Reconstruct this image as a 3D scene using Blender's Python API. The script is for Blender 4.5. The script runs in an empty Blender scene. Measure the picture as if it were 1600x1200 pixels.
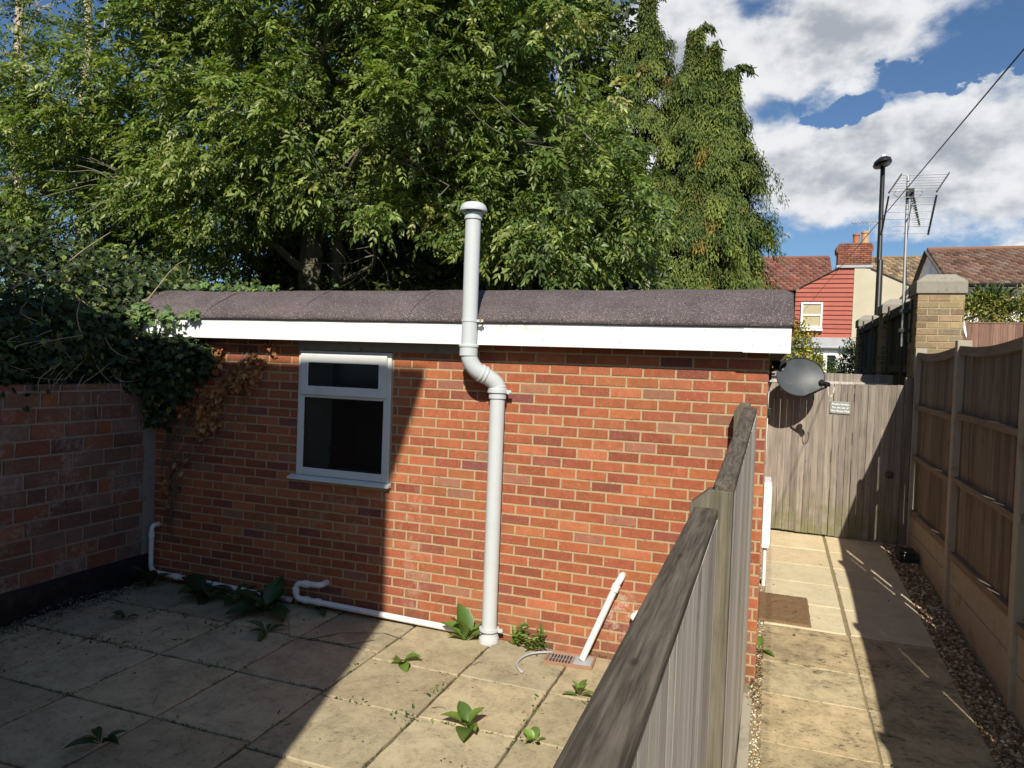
import bpy, math, random
import numpy as np
from mathutils import Vector, Matrix, noise as mnoise
R_ = math.radians
rng = np.random.default_rng(7)
random.seed(7)
sc = bpy.context.scene
COL = sc.collection

# ------------------------------------------------------------------ camera
H = 2.04
cam_d = bpy.data.cameras.new('camera'); cam = bpy.data.objects.new('camera', cam_d); COL.objects.link(cam)
yaw, pitch, roll = R_(19.8), R_(1.4), R_(-2.1)
fw = Vector((-math.sin(yaw)*math.cos(pitch), math.cos(yaw)*math.cos(pitch), -math.sin(pitch)))
rt = Vector((math.cos(yaw), math.sin(yaw), 0)); dn = fw.cross(rt)
r2 = rt*math.cos(roll)+dn*math.sin(roll); d2 = -rt*math.sin(roll)+dn*math.cos(roll)
mw = Matrix((( r2.x, -d2.x, -fw.x, 0), (r2.y, -d2.y, -fw.y, 0), (r2.z, -d2.z, -fw.z, H), (0, 0, 0, 1)))
cam.matrix_world = mw
cam_d.sensor_width = 36; cam_d.lens = 36*1109/1600; cam_d.clip_start = .05; cam_d.clip_end = 1000
sc.camera = cam

# ------------------------------------------------------------------ node helper
class NT:
    def __init__(s, tree): s.t = tree; tree.nodes.clear()
    def n(s, typ, ins=None, **props):
        nd = s.t.nodes.new(typ)
        for k, v in props.items(): setattr(nd, k, v)
        if ins:
            for k, v in ins.items():
                sk = nd.inputs[k]
                if isinstance(v, bpy.types.NodeSocket): s.t.links.new(v, sk)
                else: sk.default_value = v
        return nd
    def m(s, op, a, b=0.0, c=0.0, clamp=False):
        return s.n('ShaderNodeMath', {0: a, 1: b, 2: c}, operation=op, use_clamp=clamp).outputs[0]
    def mix(s, f, a, b, mode='MIX'):
        nd = s.n('ShaderNodeMix', data_type='RGBA', blend_type=mode)
        for k, v in ((0, f), (6, a), (7, b)):
            if isinstance(v, bpy.types.NodeSocket): s.t.links.new(v, nd.inputs[k])
            else: nd.inputs[k].default_value = v if k == 0 else (tuple(v)+(1,) if len(v) == 3 else v)
        return nd.outputs[2]
    def ramp(s, f, lo, hi, smooth=True):
        nd = s.n('ShaderNodeMapRange', {0: f, 1: lo, 2: hi}, interpolation_type='SMOOTHSTEP' if smooth else 'LINEAR')
        return nd.outputs[0]
    def noise(s, vec, scale, detail=4, rough=.55, w=None, dist=0):
        ins = {'Vector': vec, 'Scale': scale, 'Detail': detail, 'Roughness': rough, 'Distortion': dist}
        nd = s.n('ShaderNodeTexNoise', noise_dimensions='4D' if w is not None else '3D')
        for k, v in ins.items():
            if isinstance(v, bpy.types.NodeSocket): s.t.links.new(v, nd.inputs[k])
            else: nd.inputs[k].default_value = v
        if w is not None: s.t.links.new(w, nd.inputs['W'])
        return nd.outputs[0]
    def scale(s, vec, sx, sy, sz):
        return s.n('ShaderNodeMapping', {'Vector': vec, 'Scale': (sx, sy, sz)}).outputs[0]

# ------------------------------------------------------------------ sky + sun
SUN = Vector((.28, -1, .84)).normalized()
world = bpy.data.worlds.new("World"); sc.world = world; world.use_nodes = True
w = NT(world.node_tree)
sky = w.n('ShaderNodeTexSky', sky_type='NISHITA', sun_disc=False, sun_elevation=math.asin(SUN.z),
          sun_rotation=math.atan2(SUN.x, SUN.y), air_density=1.0, dust_density=.6, ozone_density=2.5, altitude=50)
gen = w.n('ShaderNodeTexCoord').outputs['Generated']
sep = w.n('ShaderNodeSeparateXYZ', {0: gen})
dx, dy, dz = sep.outputs
U = w.m('MULTIPLY', w.m('ARCTAN2', dx, dy), 57.2958)
V = w.m('MULTIPLY', w.m('ARCSINE', dz), 57.2958)
uv = w.n('ShaderNodeCombineXYZ', {0: U, 1: w.m('MULTIPLY', V, 1.5), 2: 0.0}).outputs[0]
U0, V0 = U, V
wa = w.noise(uv, .13, 7, .6); wb = w.noise(w.n('ShaderNodeVectorMath', {0: uv, 1: (31.0, 7.0, 3.0)}, operation='ADD').outputs[0], .17, 7, .6)
U = w.m('ADD', U0, w.m('MULTIPLY', w.m('SUBTRACT', wa, .5), 13.0)); V = w.m('ADD', V0, w.m('MULTIPLY', w.m('SUBTRACT', wb, .5), 8.0))
def blob(u0, v0, a, b):      # positive inside an elliptic cloud bank
    e1 = w.m('DIVIDE', w.m('SUBTRACT', U, u0), a); e2 = w.m('DIVIDE', w.m('SUBTRACT', V, v0), b)
    return w.m('SUBTRACT', 1.0, w.m('SQRT', w.m('ADD', w.m('MULTIPLY', e1, e1), w.m('MULTIPLY', e2, e2))))
clouds = None
for b_ in ((2, 24.0, 9.5, 4.2), (-8, 22, 9, 8), (5.5, 27, 5.5, 5), (3.5, 14.8, 10.5, 4.5), (12.5, 14.4, 9, 4.9), (24, 17, 9, 6), (18, 9.6, 3.5, 1.8),
           (40, 26, 14, 7), (-80, 30, 14, 5), (75, 20, 16, 6), (-150, 22, 18, 5)):
    q = blob(*b_); clouds = q if clouds is None else w.m('SMOOTH_MAX', clouds, q, .25)
nz = w.noise(uv, .15, 8, .54); nz2 = w.noise(uv, .5, 6, .55)
dens = w.m('ADD', clouds, w.m('ADD', w.m('MULTIPLY', w.m('SUBTRACT', nz, .5), 1.25), w.m('MULTIPLY', w.m('SUBTRACT', nz2, .5), .35)))
hole = blob(3.6, 19.0, 2.3, 1.3)
dens = w.m('SUBTRACT', dens, w.m('MULTIPLY', w.m('MAXIMUM', hole, 0), 1.9))
hole2 = blob(12.0, 20.6, 6.5, 1.9)
dens = w.m('SUBTRACT', dens, w.m('MULTIPLY', w.m('MAXIMUM', hole2, 0), 2.4))
mask = w.ramp(dens, -.12, .40)
upv = w.n('ShaderNodeVectorMath', {0: uv, 1: (.4, 1.7, 0)}, operation='ADD').outputs[0]
nzu = w.noise(upv, .15, 8, .54)
relief = w.m('MULTIPLY', w.m('SUBTRACT', nz, nzu), 2.2)
core = w.ramp(dens, .15, 1.0)
br = w.m('ADD', w.m('SUBTRACT', .93, w.m('MULTIPLY', core, .42)), relief)
br = w.m('ADD', w.m('MULTIPLY', w.m('SUBTRACT', nz2, .5), .35), br)
br = w.m('MAXIMUM', w.m('MINIMUM', br, 1.1), .34)
ccol = w.mix(w.ramp(br, .3, 1.0), (6.0, 6.5, 7.3), (13.2, 13.3, 13.5))
skyc = w.mix(1.0, sky.outputs[0], (1.0, 1.24, 1.45), 'MULTIPLY')
final = w.mix(w.m('MULTIPLY', mask, .97), skyc, ccol)
bg = w.n('ShaderNodeBackground', {'Color': final, 'Strength': .052})
w.t.links.new(bg.outputs[0], w.n('ShaderNodeOutputWorld').inputs['Surface'])

sun_d = bpy.data.lights.new('sun', 'SUN'); sun_d.energy = 5.0; sun_d.angle = R_(.5); sun_d.color = (1, .93, .80)
sun = bpy.data.objects.new('sun', sun_d); COL.objects.link(sun); sun.location = (3, -10, 12)
sun.rotation_euler = SUN.to_track_quat('Z', 'Y').to_euler()
sc.view_settings.view_transform = 'Standard'; sc.view_settings.look = 'None'; sc.view_settings.gamma = 1
sc.view_settings.exposure = 0.36
sc.cycles.max_bounces = 6; sc.cycles.transparent_max_bounces = 8

# ------------------------------------------------------------------ object helpers
def wloc(o):
    v = Vector((0, 0, 0))
    while o is not None: v += o.location; o = o.parent
    return v
def thing(name, label, cat, loc=(0, 0, 0), group=None):
    o = bpy.data.objects.new(name, None); COL.objects.link(o); o.location = loc; o.empty_display_size = .1
    o['label'] = label; o['category'] = cat
    if group: o['group'] = group
    return o
def tag(o, label=None, cat=None, group=None, kind=None):
    for k, v in (('label', label), ('category', cat), ('group', group), ('kind', kind)):
        if v: o[k] = v
    return o
def npmesh(name, V, F, mat, parent=None, cols=None, smooth=False, base=None, bevel=0):
    """V (n,3) world coordinates, F list of equal-size or mixed faces, cols (n,4) per vertex"""
    V = np.asarray(V, dtype=np.float32)
    org = wloc(parent) if parent is not None else (Vector(base) if base else Vector((0, 0, 0)))
    V = V-np.array(org, dtype=np.float32)
    me = bpy.data.meshes.new(name)
    if isinstance(F, np.ndarray):
        k = F.shape[1]; nf = F.shape[0]
        me.vertices.add(len(V)); me.vertices.foreach_set('co', V.ravel())
        me.loops.add(nf*k); me.loops.foreach_set('vertex_index', F.ravel().astype(np.int32))
        me.polygons.add(nf); me.polygons.foreach_set('loop_start', np.arange(0, nf*k, k, dtype=np.int32))
        me.update(calc_edges=True)
    else:
        me.from_pydata(V.tolist(), [], F)
    if cols is not None:
        a = me.color_attributes.new('Col', 'FLOAT_COLOR', 'POINT')
        a.data.foreach_set('color', np.asarray(cols, dtype=np.float32).ravel())
    me.validate()
    if smooth:
        me.polygons.foreach_set('use_smooth', [True]*len(me.polygons))
        if smooth is not True: me.set_sharp_from_angle(angle=R_(smooth))
    me.materials.append(mat)
    o = bpy.data.objects.new(name, me); COL.objects.link(o)
    if parent is not None: o.parent = parent
    elif base: o.location = base
    if bevel:
        b = o.modifiers.new('bevel', 'BEVEL'); b.width = bevel; b.segments = 2; b.limit_method = 'ANGLE'; b.angle_limit = R_(40)
    return o

class MB:
    def __init__(s): s.v = []; s.f = []; s.c = []; s.g = []
    def add(s, vs, fs, col=(1, 1, 1), rnd=None):
        s.g.append((len(s.v), len(s.f))); k = len(s.v); s.v += [tuple(v) for v in vs]; s.f += [tuple(i+k for i in f) for f in fs]
        a = random.random() if rnd is None else rnd
        s.c += [(col[0], col[1], col[2], a)]*len(vs)
    def box(s, x0, x1, y0, y1, z0, z1, col=(1, 1, 1), M=None, jit=0):
        vs = [Vector((x, y, z)) for x in (x0, x1) for y in (y0, y1) for z in (z0, z1)]
        if jit: vs = [v+Vector((random.uniform(-jit, jit), random.uniform(-jit, jit), random.uniform(-jit, jit))) for v in vs]
        if M is not None: vs = [M@v for v in vs]
        s.add(vs, [(0, 1, 3, 2), (4, 6, 7, 5), (0, 4, 5, 1), (2, 3, 7, 6), (0, 2, 6, 4), (1, 5, 7, 3)], col)
    def beam(s, a, b, wid, hei, up=(0, 0, 1), col=(1, 1, 1), jit=0):
        a = Vector(a); b = Vector(b); d = b-a; L = d.length; d.normalize()
        sx = d.cross(Vector(up)).normalized(); uz = sx.cross(d)
        M = Matrix(((d.x, sx.x, uz.x, a.x), (d.y, sx.y, uz.y, a.y), (d.z, sx.z, uz.z, a.z), (0, 0, 0, 1)))
        s.box(0, L, -wid/2, wid/2, -hei/2, hei/2, col, M, jit)
    def tube(s, pts, rad, seg=14, col=(1, 1, 1), cap=True):
        pts = [Vector(p) for p in pts]; n = len(pts)
        rad = [rad]*n if not hasattr(rad, '__len__') else list(rad)
        vs = []; prev = None
        for i, p in enumerate(pts):
            t = (pts[min(i+1, n-1)]-pts[max(i-1, 0)])
            if t.length < 1e-9: t = prevt
            t = t.normalized(); prevt = t
            if prev is None:
                a = Vector((0, 0, 1)) if abs(t.z) < .9 else Vector((1, 0, 0))
                u = t.cross(a).normalized()
            else:
                u = (prev-t*prev.dot(t)).normalized()
            prev = u; v = t.cross(u)
            for k in range(seg):
                an = 2*math.pi*k/seg
                vs.append(p+(u*math.cos(an)+v*math.sin(an))*rad[i])
        fs = [(i*seg+k, i*seg+(k+1) % seg, (i+1)*seg+(k+1) % seg, (i+1)*seg+k) for i in range(n-1) for k in range(seg)]
        if cap: fs += [tuple(range(seg))[::-1], tuple((n-1)*seg+k for k in range(seg))]
        s.add(vs, fs, col)
    def lathe(s, c, prof, seg=24, col=(1, 1, 1), axis=(0, 0, 1)):
        ax = Vector(axis).normalized()
        s_pts = [Vector(c)+ax*z for r, z in prof]
        a = Vector((1, 0, 0)) if abs(ax.x) < .9 else Vector((0, 1, 0))
        u = ax.cross(a).normalized(); v = ax.cross(u)
        vs = []
        for (r, z), p in zip(prof, s_pts):
            for k in range(seg):
                an = 2*math.pi*k/seg; vs.append(p+(u*math.cos(an)+v*math.sin(an))*max(r, 1e-4))
        n = len(prof)
        fs = [(i*seg+k, (i+1)*seg+k, (i+1)*seg+(k+1) % seg, i*seg+(k+1) % seg) for i in range(n-1) for k in range(seg)]
        fs += [tuple(range(seg)), tuple((n-1)*seg+k for k in range(seg))[::-1]]
        s.add(vs, fs, col)
    def prism(s, poly, d, col=(1, 1, 1)):   # planar polygon (list of 3d) extruded by vector d
        n = len(poly); d = Vector(d); vs = [Vector(p) for p in poly]+[Vector(p)+d for p in poly]
        s.add(vs, [tuple(range(n))[::-1], tuple(range(n, 2*n))]+[(i, (i+1) % n, n+(i+1) % n, n+i) for i in range(n)], col)
    def each(s, name, mat, parent, k=1, smooth=False):
        for i in range(0, len(s.g), k):
            v0, f0 = s.g[i]; v1, f1 = s.g[i+k] if i+k < len(s.g) else (len(s.v), len(s.f))
            npmesh(name, np.array(s.v[v0:v1]), [tuple(j-v0 for j in f) for f in s.f[f0:f1]], mat, parent, np.array(s.c[v0:v1]), smooth)
    def build(s, name, mat, parent=None, smooth=False, bevel=0, base=None):
        return npmesh(name, np.array(s.v), s.f, mat, parent, np.array(s.c), smooth, base, bevel)

# ------------------------------------------------------------------ materials
def new_mat(name):
    m = bpy.data.materials.new(name); m.use_nodes = True; return m, NT(m.node_tree)
def finish(nt, color, rough=.8, bump=None, bstr=.3, bdist=.01, spec=.3, extra=None):
    ins = {'Base Color': color if isinstance(color, bpy.types.NodeSocket) else (*color, 1), 'Roughness': rough, 'Specular IOR Level': spec}
    if extra: ins.update(extra)
    if bump is not None:
        ins['Normal'] = nt.n('ShaderNodeBump', {'Height': bump, 'Strength': bstr, 'Distance': bdist}).outputs[0]
    p = nt.n('ShaderNodeBsdfPrincipled', ins)
    nt.t.links.new(p.outputs[0], nt.n('ShaderNodeOutputMaterial').inputs['Surface']); return p
def obj_co(nt): return nt.n('ShaderNodeTexCoord').outputs['Object']
def col_attr(nt):
    a = nt.n('ShaderNodeAttribute', attribute_name='Col'); return a.outputs['Color'], a.outputs['Alpha']

def mat_plain(name, c, rough=.5, var=.12, scale=6, bump=.05, spec=.4, dirt=None, extra=None, metallic=0):
    m, t = new_mat(name); co = obj_co(t)
    n1 = t.noise(co, scale, 6, .6); n2 = t.noise(co, scale*9, 4, .6)
    f = t.m('ADD', t.m('MULTIPLY', t.m('SUBTRACT', n1, .5), var*2), 1.0)
    cc = t.mix(1.0, c, t.n('ShaderNodeCombineXYZ', {0: f, 1: f, 2: f}).outputs[0], 'MULTIPLY')
    if dirt: cc = t.mix(t.m('MULTIPLY', t.ramp(n1, .5, .75), dirt[3]), cc, dirt[:3])
    ex = {'Metallic': metallic}
    if extra: ex.update(extra)
    finish(t, cc, t.m('ADD', rough-.08, t.m('MULTIPLY', n2, .16)), n2, bump, .004, spec, ex); return m

def mat_wood(name, a, b, axis='z', gscale=1, knots=True, green=0, rough=.85, darkgrain=.5):
    """weathered timber: per-board tone from Col, streaky grain along axis, knots, algae"""
    m, t = new_mat(name); co = obj_co(t); cc, al = col_attr(t)
    wv = t.m('MULTIPLY', al, 37.0)
    k = {'z': (38, 38, 1.6), 'y': (75, 3.2, 75), 'x': (1.6, 38, 38)}[axis]
    k = tuple(q*gscale for q in k)
    g1 = t.noise(t.scale(co, *k), 1.0, 6, .65, wv, .6)
    g2 = t.noise(t.scale(co, k[0]*3.2, k[1]*3.2, k[2]*3.2), 1.0, 3, .6, wv)
    big = t.noise(co, 2.3, 4, .6, wv)
    f = t.m('ADD', t.m('MULTIPLY', g1, .7), t.m('MULTIPLY', g2, .3))
    c = t.mix(t.ramp(f, .34, .66), a, b)
    crack = t.ramp(g1, .36, .30)
    c = t.mix(t.m('MULTIPLY', crack, darkgrain), c, (.02, .017, .014))
    c = t.mix(t.m('MULTIPLY', t.ramp(big, .5, .75), .45), c, tuple(q*.62 for q in a))
    if knots:
        vo = t.n('ShaderNodeTexVoronoi', {'Vector': t.scale(co, *{'z': (7, 7, 3.2), 'y': (7, 3.2, 7), 'x': (3.2, 7, 7)}[axis]), 'Scale': 1.0}, feature='F1')
        kn = t.ramp(vo.outputs['Distance'], .085, .03)
        c = t.mix(t.m('MULTIPLY', kn, .8), c, (.035, .025, .018))
    c = t.mix(1.0, c, cc, 'MULTIPLY')
    if green:
        sp = t.n('ShaderNodeSeparateXYZ', {0: co}).outputs[2]
        gm = t.m('MULTIPLY', t.ramp(sp, green[1], green[0]), t.ramp(t.noise(co, 5, 5, .7), .35, .62))
        c = t.mix(t.m('MULTIPLY', gm, green[2]), c, (.13, .14, .035))
    finish(t, c, rough, f, .55, .004, .2); return m

def mat_brick(name, whitewash=0, mort=False, speck=.25, salt=False):
    m, t = new_mat(name); co = obj_co(t); cc, al = col_attr(t)
    n1 = t.noise(co, 17, 7, .78, t.m('MULTIPLY', al, 20.0)); n2 = t.noise(co, 62, 5, .8); n3 = t.noise(co, 1.3, 5, .6)
    f = t.m('ADD', .42, t.m('MULTIPLY', n1, 1.16))
    c = t.mix(1.0, cc, t.n('ShaderNodeCombineXYZ', {0: f, 1: f, 2: f}).outputs[0], 'MULTIPLY')
    c = t.mix(t.m('MULTIPLY', t.ramp(n2, .57, .66), speck*1.6), c, (.55, .43, .28))
    c = t.mix(t.m('MULTIPLY', t.ramp(n2, .42, .32), .6), c, (.06, .032, .025))
    c = t.mix(t.m('MULTIPLY', t.ramp(n3, .52, .8), .35), c, (.16, .09, .06))
    if whitewash:
        wm = t.m('MULTIPLY', t.ramp(t.noise(co, 3.1, 8, .75), .47, .66), t.ramp(t.noise(co, 26, 5, .7), .36, .62))
        c = t.mix(t.m('MULTIPLY', wm, whitewash), c, (.33, .285, .245))
    # damp, dirty foot of the wall
    sp = t.n('ShaderNodeSeparateXYZ', {0: co}).outputs[2]
    dm = t.m('MULTIPLY', t.ramp(sp, .32, .0), t.ramp(t.noise(co, 6, 5, .7), .3, .7))
    c = t.mix(t.m('MULTIPLY', dm, .5), c, (.10, .075, .045))
    if salt:      # white salt bloom low on the right of the wall and a paler drip under the window corner
        sx = t.n('ShaderNodeSeparateXYZ', {0: co}).outputs
        for (x_, z_, rx_, rz_, k_) in ((1.70, .30, .16, .24, .75), (.06, .55, .16, .75, .22), (-.55, .8, .7, .35, .16)):
            d_x = t.m('DIVIDE', t.m('SUBTRACT', sx[0], x_), rx_); d_z = t.m('DIVIDE', t.m('SUBTRACT', sx[2], z_), rz_)
            q_ = t.ramp(t.m('ADD', t.m('MULTIPLY', d_x, d_x), t.m('MULTIPLY', d_z, d_z)), 1.0, .1)
            c = t.mix(t.m('MULTIPLY', t.m('MULTIPLY', q_, t.ramp(t.noise(co, 13, 7, .8), .47, .62)), k_), c, (.55, .47, .40))
    h = t.m('ADD', n1, t.m('MULTIPLY', n2, .6))
    finish(t, c, .9, h, .5, .004, .15); return m

def mat_leaf(name, rough=.42, trans=.3, spec=.45):
    m, t = new_mat(name); cc, al = col_attr(t)
    n = t.noise(obj_co(t), 40, 3, .6); f = t.m('ADD', .8, t.m('MULTIPLY', n, .4))
    c = t.mix(1.0, cc, t.n('ShaderNodeCombineXYZ', {0: f, 1: f, 2: f}).outputs[0], 'MULTIPLY')
    p = t.n('ShaderNodeBsdfPrincipled', {'Base Color': c, 'Roughness': rough, 'Specular IOR Level': spec})
    tr = t.n('ShaderNodeBsdfTranslucent', {'Color': t.mix(1.0, c, (1.25, 1.35, .5), 'MULTIPLY')})
    mx = t.n('ShaderNodeMixShader', {0: trans, 1: p.outputs[0], 2: tr.outputs[0]})
    t.t.links.new(mx.outputs[0], t.n('ShaderNodeOutputMaterial').inputs['Surface']); return m

def mat_slab(name, base, dark, lichen=.5, grime=.5, dirx=3):
    m, t = new_mat(name); co = obj_co(t); cc, al = col_attr(t); wv = t.m('MULTIPLY', al, 31.0)
    n1 = t.noise(co, 5.5, 9, .78, wv, .3); n2 = t.noise(co, 48, 5, .85, wv); n3 = t.noise(co, 1.4, 6, .65)
    n4 = t.noise(t.scale(co, dirx*3.2, 34, 34), 1.0, 7, .8, wv, .9)
    c = t.mix(t.ramp(n1, .34, .62), dark, base)
    c = t.mix(t.m('MULTIPLY', t.ramp(n3, .48, .70), grime), c, tuple(q*.45 for q in dark))
    c = t.mix(t.m('MULTIPLY', t.m('MULTIPLY', t.ramp(n4, .50, .62), t.ramp(n1, .62, .40)), lichen), c, (.045, .040, .026))
    c = t.mix(t.m('MULTIPLY', t.ramp(n2, .56, .66), .6), c, (.06, .05, .035))
    c = t.mix(t.m('MULTIPLY', t.ramp(n2, .42, .33), .5), c, (.66, .58, .44))
    c = t.mix(1.0, c, cc, 'MULTIPLY')
    h = t.m('ADD', t.m('MULTIPLY', n1, 1.2), t.m('ADD', t.m('MULTIPLY', n2, .35), t.m('MULTIPLY', n4, .4)))
    finish(t, c, .9, h, .65, .006, .2); return m

def mat_felt():
    m, t = new_mat('mineral_felt'); co = obj_co(t)
    n1 = t.noise(co, 120, 3, .85); n2 = t.noise(co, 3.2, 6, .65); n3 = t.noise(co, 70, 4, .7)
    c = t.mix(t.ramp(n2, .3, .7), (.066, .052, .052), (.105, .083, .086))
    c = t.mix(t.m('MULTIPLY', t.ramp(n1, .57, .66), .8), c, (.55, .50, .50))
    c = t.mix(t.m('MULTIPLY', t.ramp(n3, .46, .34), .8), c, (.025, .019, .019))
    sp = t.n('ShaderNodeSeparateXYZ', {0: co})
    mm = t.m('MULTIPLY', t.m('MULTIPLY', t.ramp(sp.outputs[0], -2.3, -4.4), t.ramp(sp.outputs[2], 2.5, 2.62)), t.ramp(t.noise(co, 14, 5, .7), .5, .62))
    c = t.mix(t.m('MULTIPLY', mm, .8), c, (.035, .03, .012))
    finish(t, c, .85, n1, .5, .003, .35); return m

def mat_fascia():
    m, t = new_mat('white_upvc'); co = obj_co(t)
    n1 = t.noise(t.scale(co, 2.2, 2, 5), 1.0, 6, .65); n2 = t.noise(co, 38, 4, .7); n3 = t.noise(t.scale(co, 25, 20, 2.5), 1, 4, .6)
    c = t.mix(t.m('MULTIPLY', t.m('MULTIPLY', t.ramp(n1, .52, .72), t.ramp(n3, .40, .62)), .85), (.78, .80, .79), (.46, .42, .35))
    c = t.mix(t.m('MULTIPLY', t.ramp(n2, .64, .74), .35), c, (.25, .23, .19))
    finish(t, c, .35, n2, .05, .003, .5); return m

def mat_glass():
    m, t = new_mat('window_glass')
    fr = t.n('ShaderNodeFresnel', {'IOR': 1.5}).outputs[0]
    tr = t.n('ShaderNodeBsdfTransparent', {'Color': (.72, .76, .76, 1)})
    gl = t.n('ShaderNodeBsdfGlossy', {'Color': (.9, .9, .9, 1), 'Roughness': .11})
    mx = t.n('ShaderNodeMixShader', {0: t.m('MULTIPLY', fr, 1.3), 1: tr.outputs[0], 2: gl.outputs[0]})
    t.t.links.new(mx.outputs[0], t.n('ShaderNodeOutputMaterial').inputs['Surface']); return m

def mat_vcol(name, rough=.8, bump=.3, spec=.25, sc_=40):
    m, t = new_mat(name); co = obj_co(t); cc, al = col_attr(t)
    n = t.noise(co, sc_, 5, .7, t.m('MULTIPLY', al, 9.0)); f = t.m('ADD', .68, t.m('MULTIPLY', n, .64))
    c = t.mix(1.0, cc, t.n('ShaderNodeCombineXYZ', {0: f, 1: f, 2: f}).outputs[0], 'MULTIPLY')
    finish(t, c, rough, n, bump, .004, spec); return m

MW = {}
M_brick = mat_brick('red_brick', speck=.22, salt=True); M_old = mat_brick('old_painted_brick', .9)
M_pierbrick = mat_brick('yellow_stock_brick', .15, speck=.5)
M_white = mat_fascia(); M_felt = mat_felt(); M_glass = mat_glass()
M_frame = mat_plain('frame_upvc', (.66, .67, .66), .3, .1, 3, .03, .5, dirt=(.36, .34, .29, .5))
M_pipegrey = mat_plain('grey_soil_pipe', (.50, .53, .545), .38, .07, 4, .03, .45, dirt=(.36, .36, .34, .45))
M_pipewhite = mat_plain('white_waste_pipe', (.74, .73, .71), .35, .1, 8, .03, .5, dirt=(.42, .38, .32, .5))
M_dark = mat_plain('black_plastic', (.016, .016, .017), .45, .2, 8, .05, .4)
M_bitumen = mat_plain('bitumen_plinth', (.012, .012, .014), .5, .4, 9, .5, .3, dirt=(.07, .065, .06, .5))
M_conc = mat_plain('fence_concrete', (.35, .315, .25), .9, .25, 5, .5, .2, dirt=(.10, .085, .06, .6))
M_coping = mat_plain('coping_concrete', (.27, .25, .21), .9, .35, 14, .6, .2, dirt=(.12, .11, .09, .7))
M_steel = mat_plain('galvanised_metal', (.5, .51, .52), .4, .15, 10, .05, .5, metallic=.7)
M_patio = mat_slab('patio_slab', (.45, .385, .25), (.33, .28, .18), .5, .38, 8)
M_oldpath = mat_slab('riven_slab', (.49, .40, .245), (.31, .25, .15), 1.0, .55, 4)
M_newpath = mat_slab('sandstone_slab', (.60, .51, .34), (.52, .44, .29), .10, .2, 2.5)
M_grout = mat_plain('joint_sand', (.13, .11, .07), .95, .35, 12, .5, .1, dirt=(.05, .055, .02, .8))
M_wood = mat_wood('silver_fence_wood', (.38, .345, .31), (.60, .56, .51), 'z', .8, green=(0, .35, .5), darkgrain=.8)
M_gate = mat_wood('gate_wood', (.19, .16, .135), (.37, .325, .28), 'z', green=(.25, .6, .6))
M_rail = mat_wood('dark_rail_wood', (.040, .033, .026), (.16, .135, .108), 'y', .62, knots=True, darkgrain=.9)
M_post = mat_wood('post_wood', (.085, .074, .058), (.185, .165, .132), 'z')
M_brown = mat_wood('brown_fence_wood', (.115, .096, .078), (.22, .188, .152), 'z')
M_brownrail = mat_wood('brown_rail_wood', (.15, .12, .09), (.25, .205, .155), 'y', knots=False)
M_black = mat_wood('dark_stained_wood', (.045, .037, .030), (.085, .07, .058), 'z')
M_redfence = mat_wood('red_fence_wood', (.17, .085, .06), (.27, .17, .135), 'z', knots=False)
M_leaf = mat_leaf('ash_leaf', .40, .36, .45); M_needle = mat_leaf('conifer_foliage', .6, .18, .2)
M_ivy = mat_leaf('ivy_leaf', .5, .15, .3); M_dead = mat_leaf('dead_leaf', .8, .15, .15)
M_hedge = mat_leaf('hedge_leaf', .45, .2, .35); M_weed = mat_leaf('weed_leaf', .42, .3, .45)
M_bark = mat_plain('grey_bark', (.17, .155, .12), .9, .45, 7, .8, .15, dirt=(.06, .065, .035, .8))
M_pale = mat_plain('pale_bark', (.44, .36, .27), .85, .3, 6, .5, .2, dirt=(.13, .11, .08, .7))
M_tile = mat_vcol('roof_tile', .85, .4); M_stone = mat_vcol('gravel_stone', .75, .3, .3, 90)
M_render = mat_plain('cream_render', (.50, .455, .34), .9, .2, 1.2, .2, .15)
M_whitewall = mat_plain('white_wall', (.72, .72, .68), .9, .06, 1.2, .2, .15)
M_red = mat_vcol('red_weatherboard', .6, .1, .3, 6)
M_lead = mat_plain('lead_sheet', (.36, .38, .40), .6, .2, 4, .2, .4)
M_rim = mat_plain('clay_rim', (.30, .17, .105), .85, .3, 20, .3, .2)
M_terra = mat_plain('terracotta', (.38, .15, .075), .8, .2, 12, .2, .2)
M_buff = mat_plain('buff_pot', (.50, .30, .15), .8, .2, 12, .2, .2)
M_ground = mat_plain('garden_soil', (.07, .06, .035), .95, .4, 2, .6, .1, dirt=(.05, .07, .02, .9))
M_grout2 = mat_plain('path_pointing', (.24, .20, .12), .95, .3, 12, .5, .1, dirt=(.10, .11, .04, .9))
M_coir = mat_plain('coir', (.19, .125, .07), 1.0, .6, 16, 1.0, .05, dirt=(.07, .05, .032, .95))
M_oldmortar = mat_plain('old_mortar', (.30, .255, .215), .95, .45, 9, .9, .1, dirt=(.09, .07, .06, .7))
M_mortar = mat_plain('mortar', (.41, .315, .19), .95, .35, 22, .9, .1, dirt=(.17, .14, .075, .8))

# ------------------------------------------------------------------ the setting
PZ = lambda y: -.31+.063*y       # path climbs gently to the gate
def gz(x, y):                    # terrain
    return -.02 if y < 8.7 else .2
mb = MB(); mb.add([(-300, -300, -.62), (300, -300, -.62), (300, 300, -.62), (-300, 300, -.62)], [(0, 1, 2, 3)])
tag(mb.build('ground', M_ground), kind='structure')
mb = MB(); mb.box(-9, -.155, -3, 4.945, -.5, -.022)
tag(mb.build('patio_bedding', M_grout), kind='structure')

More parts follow.
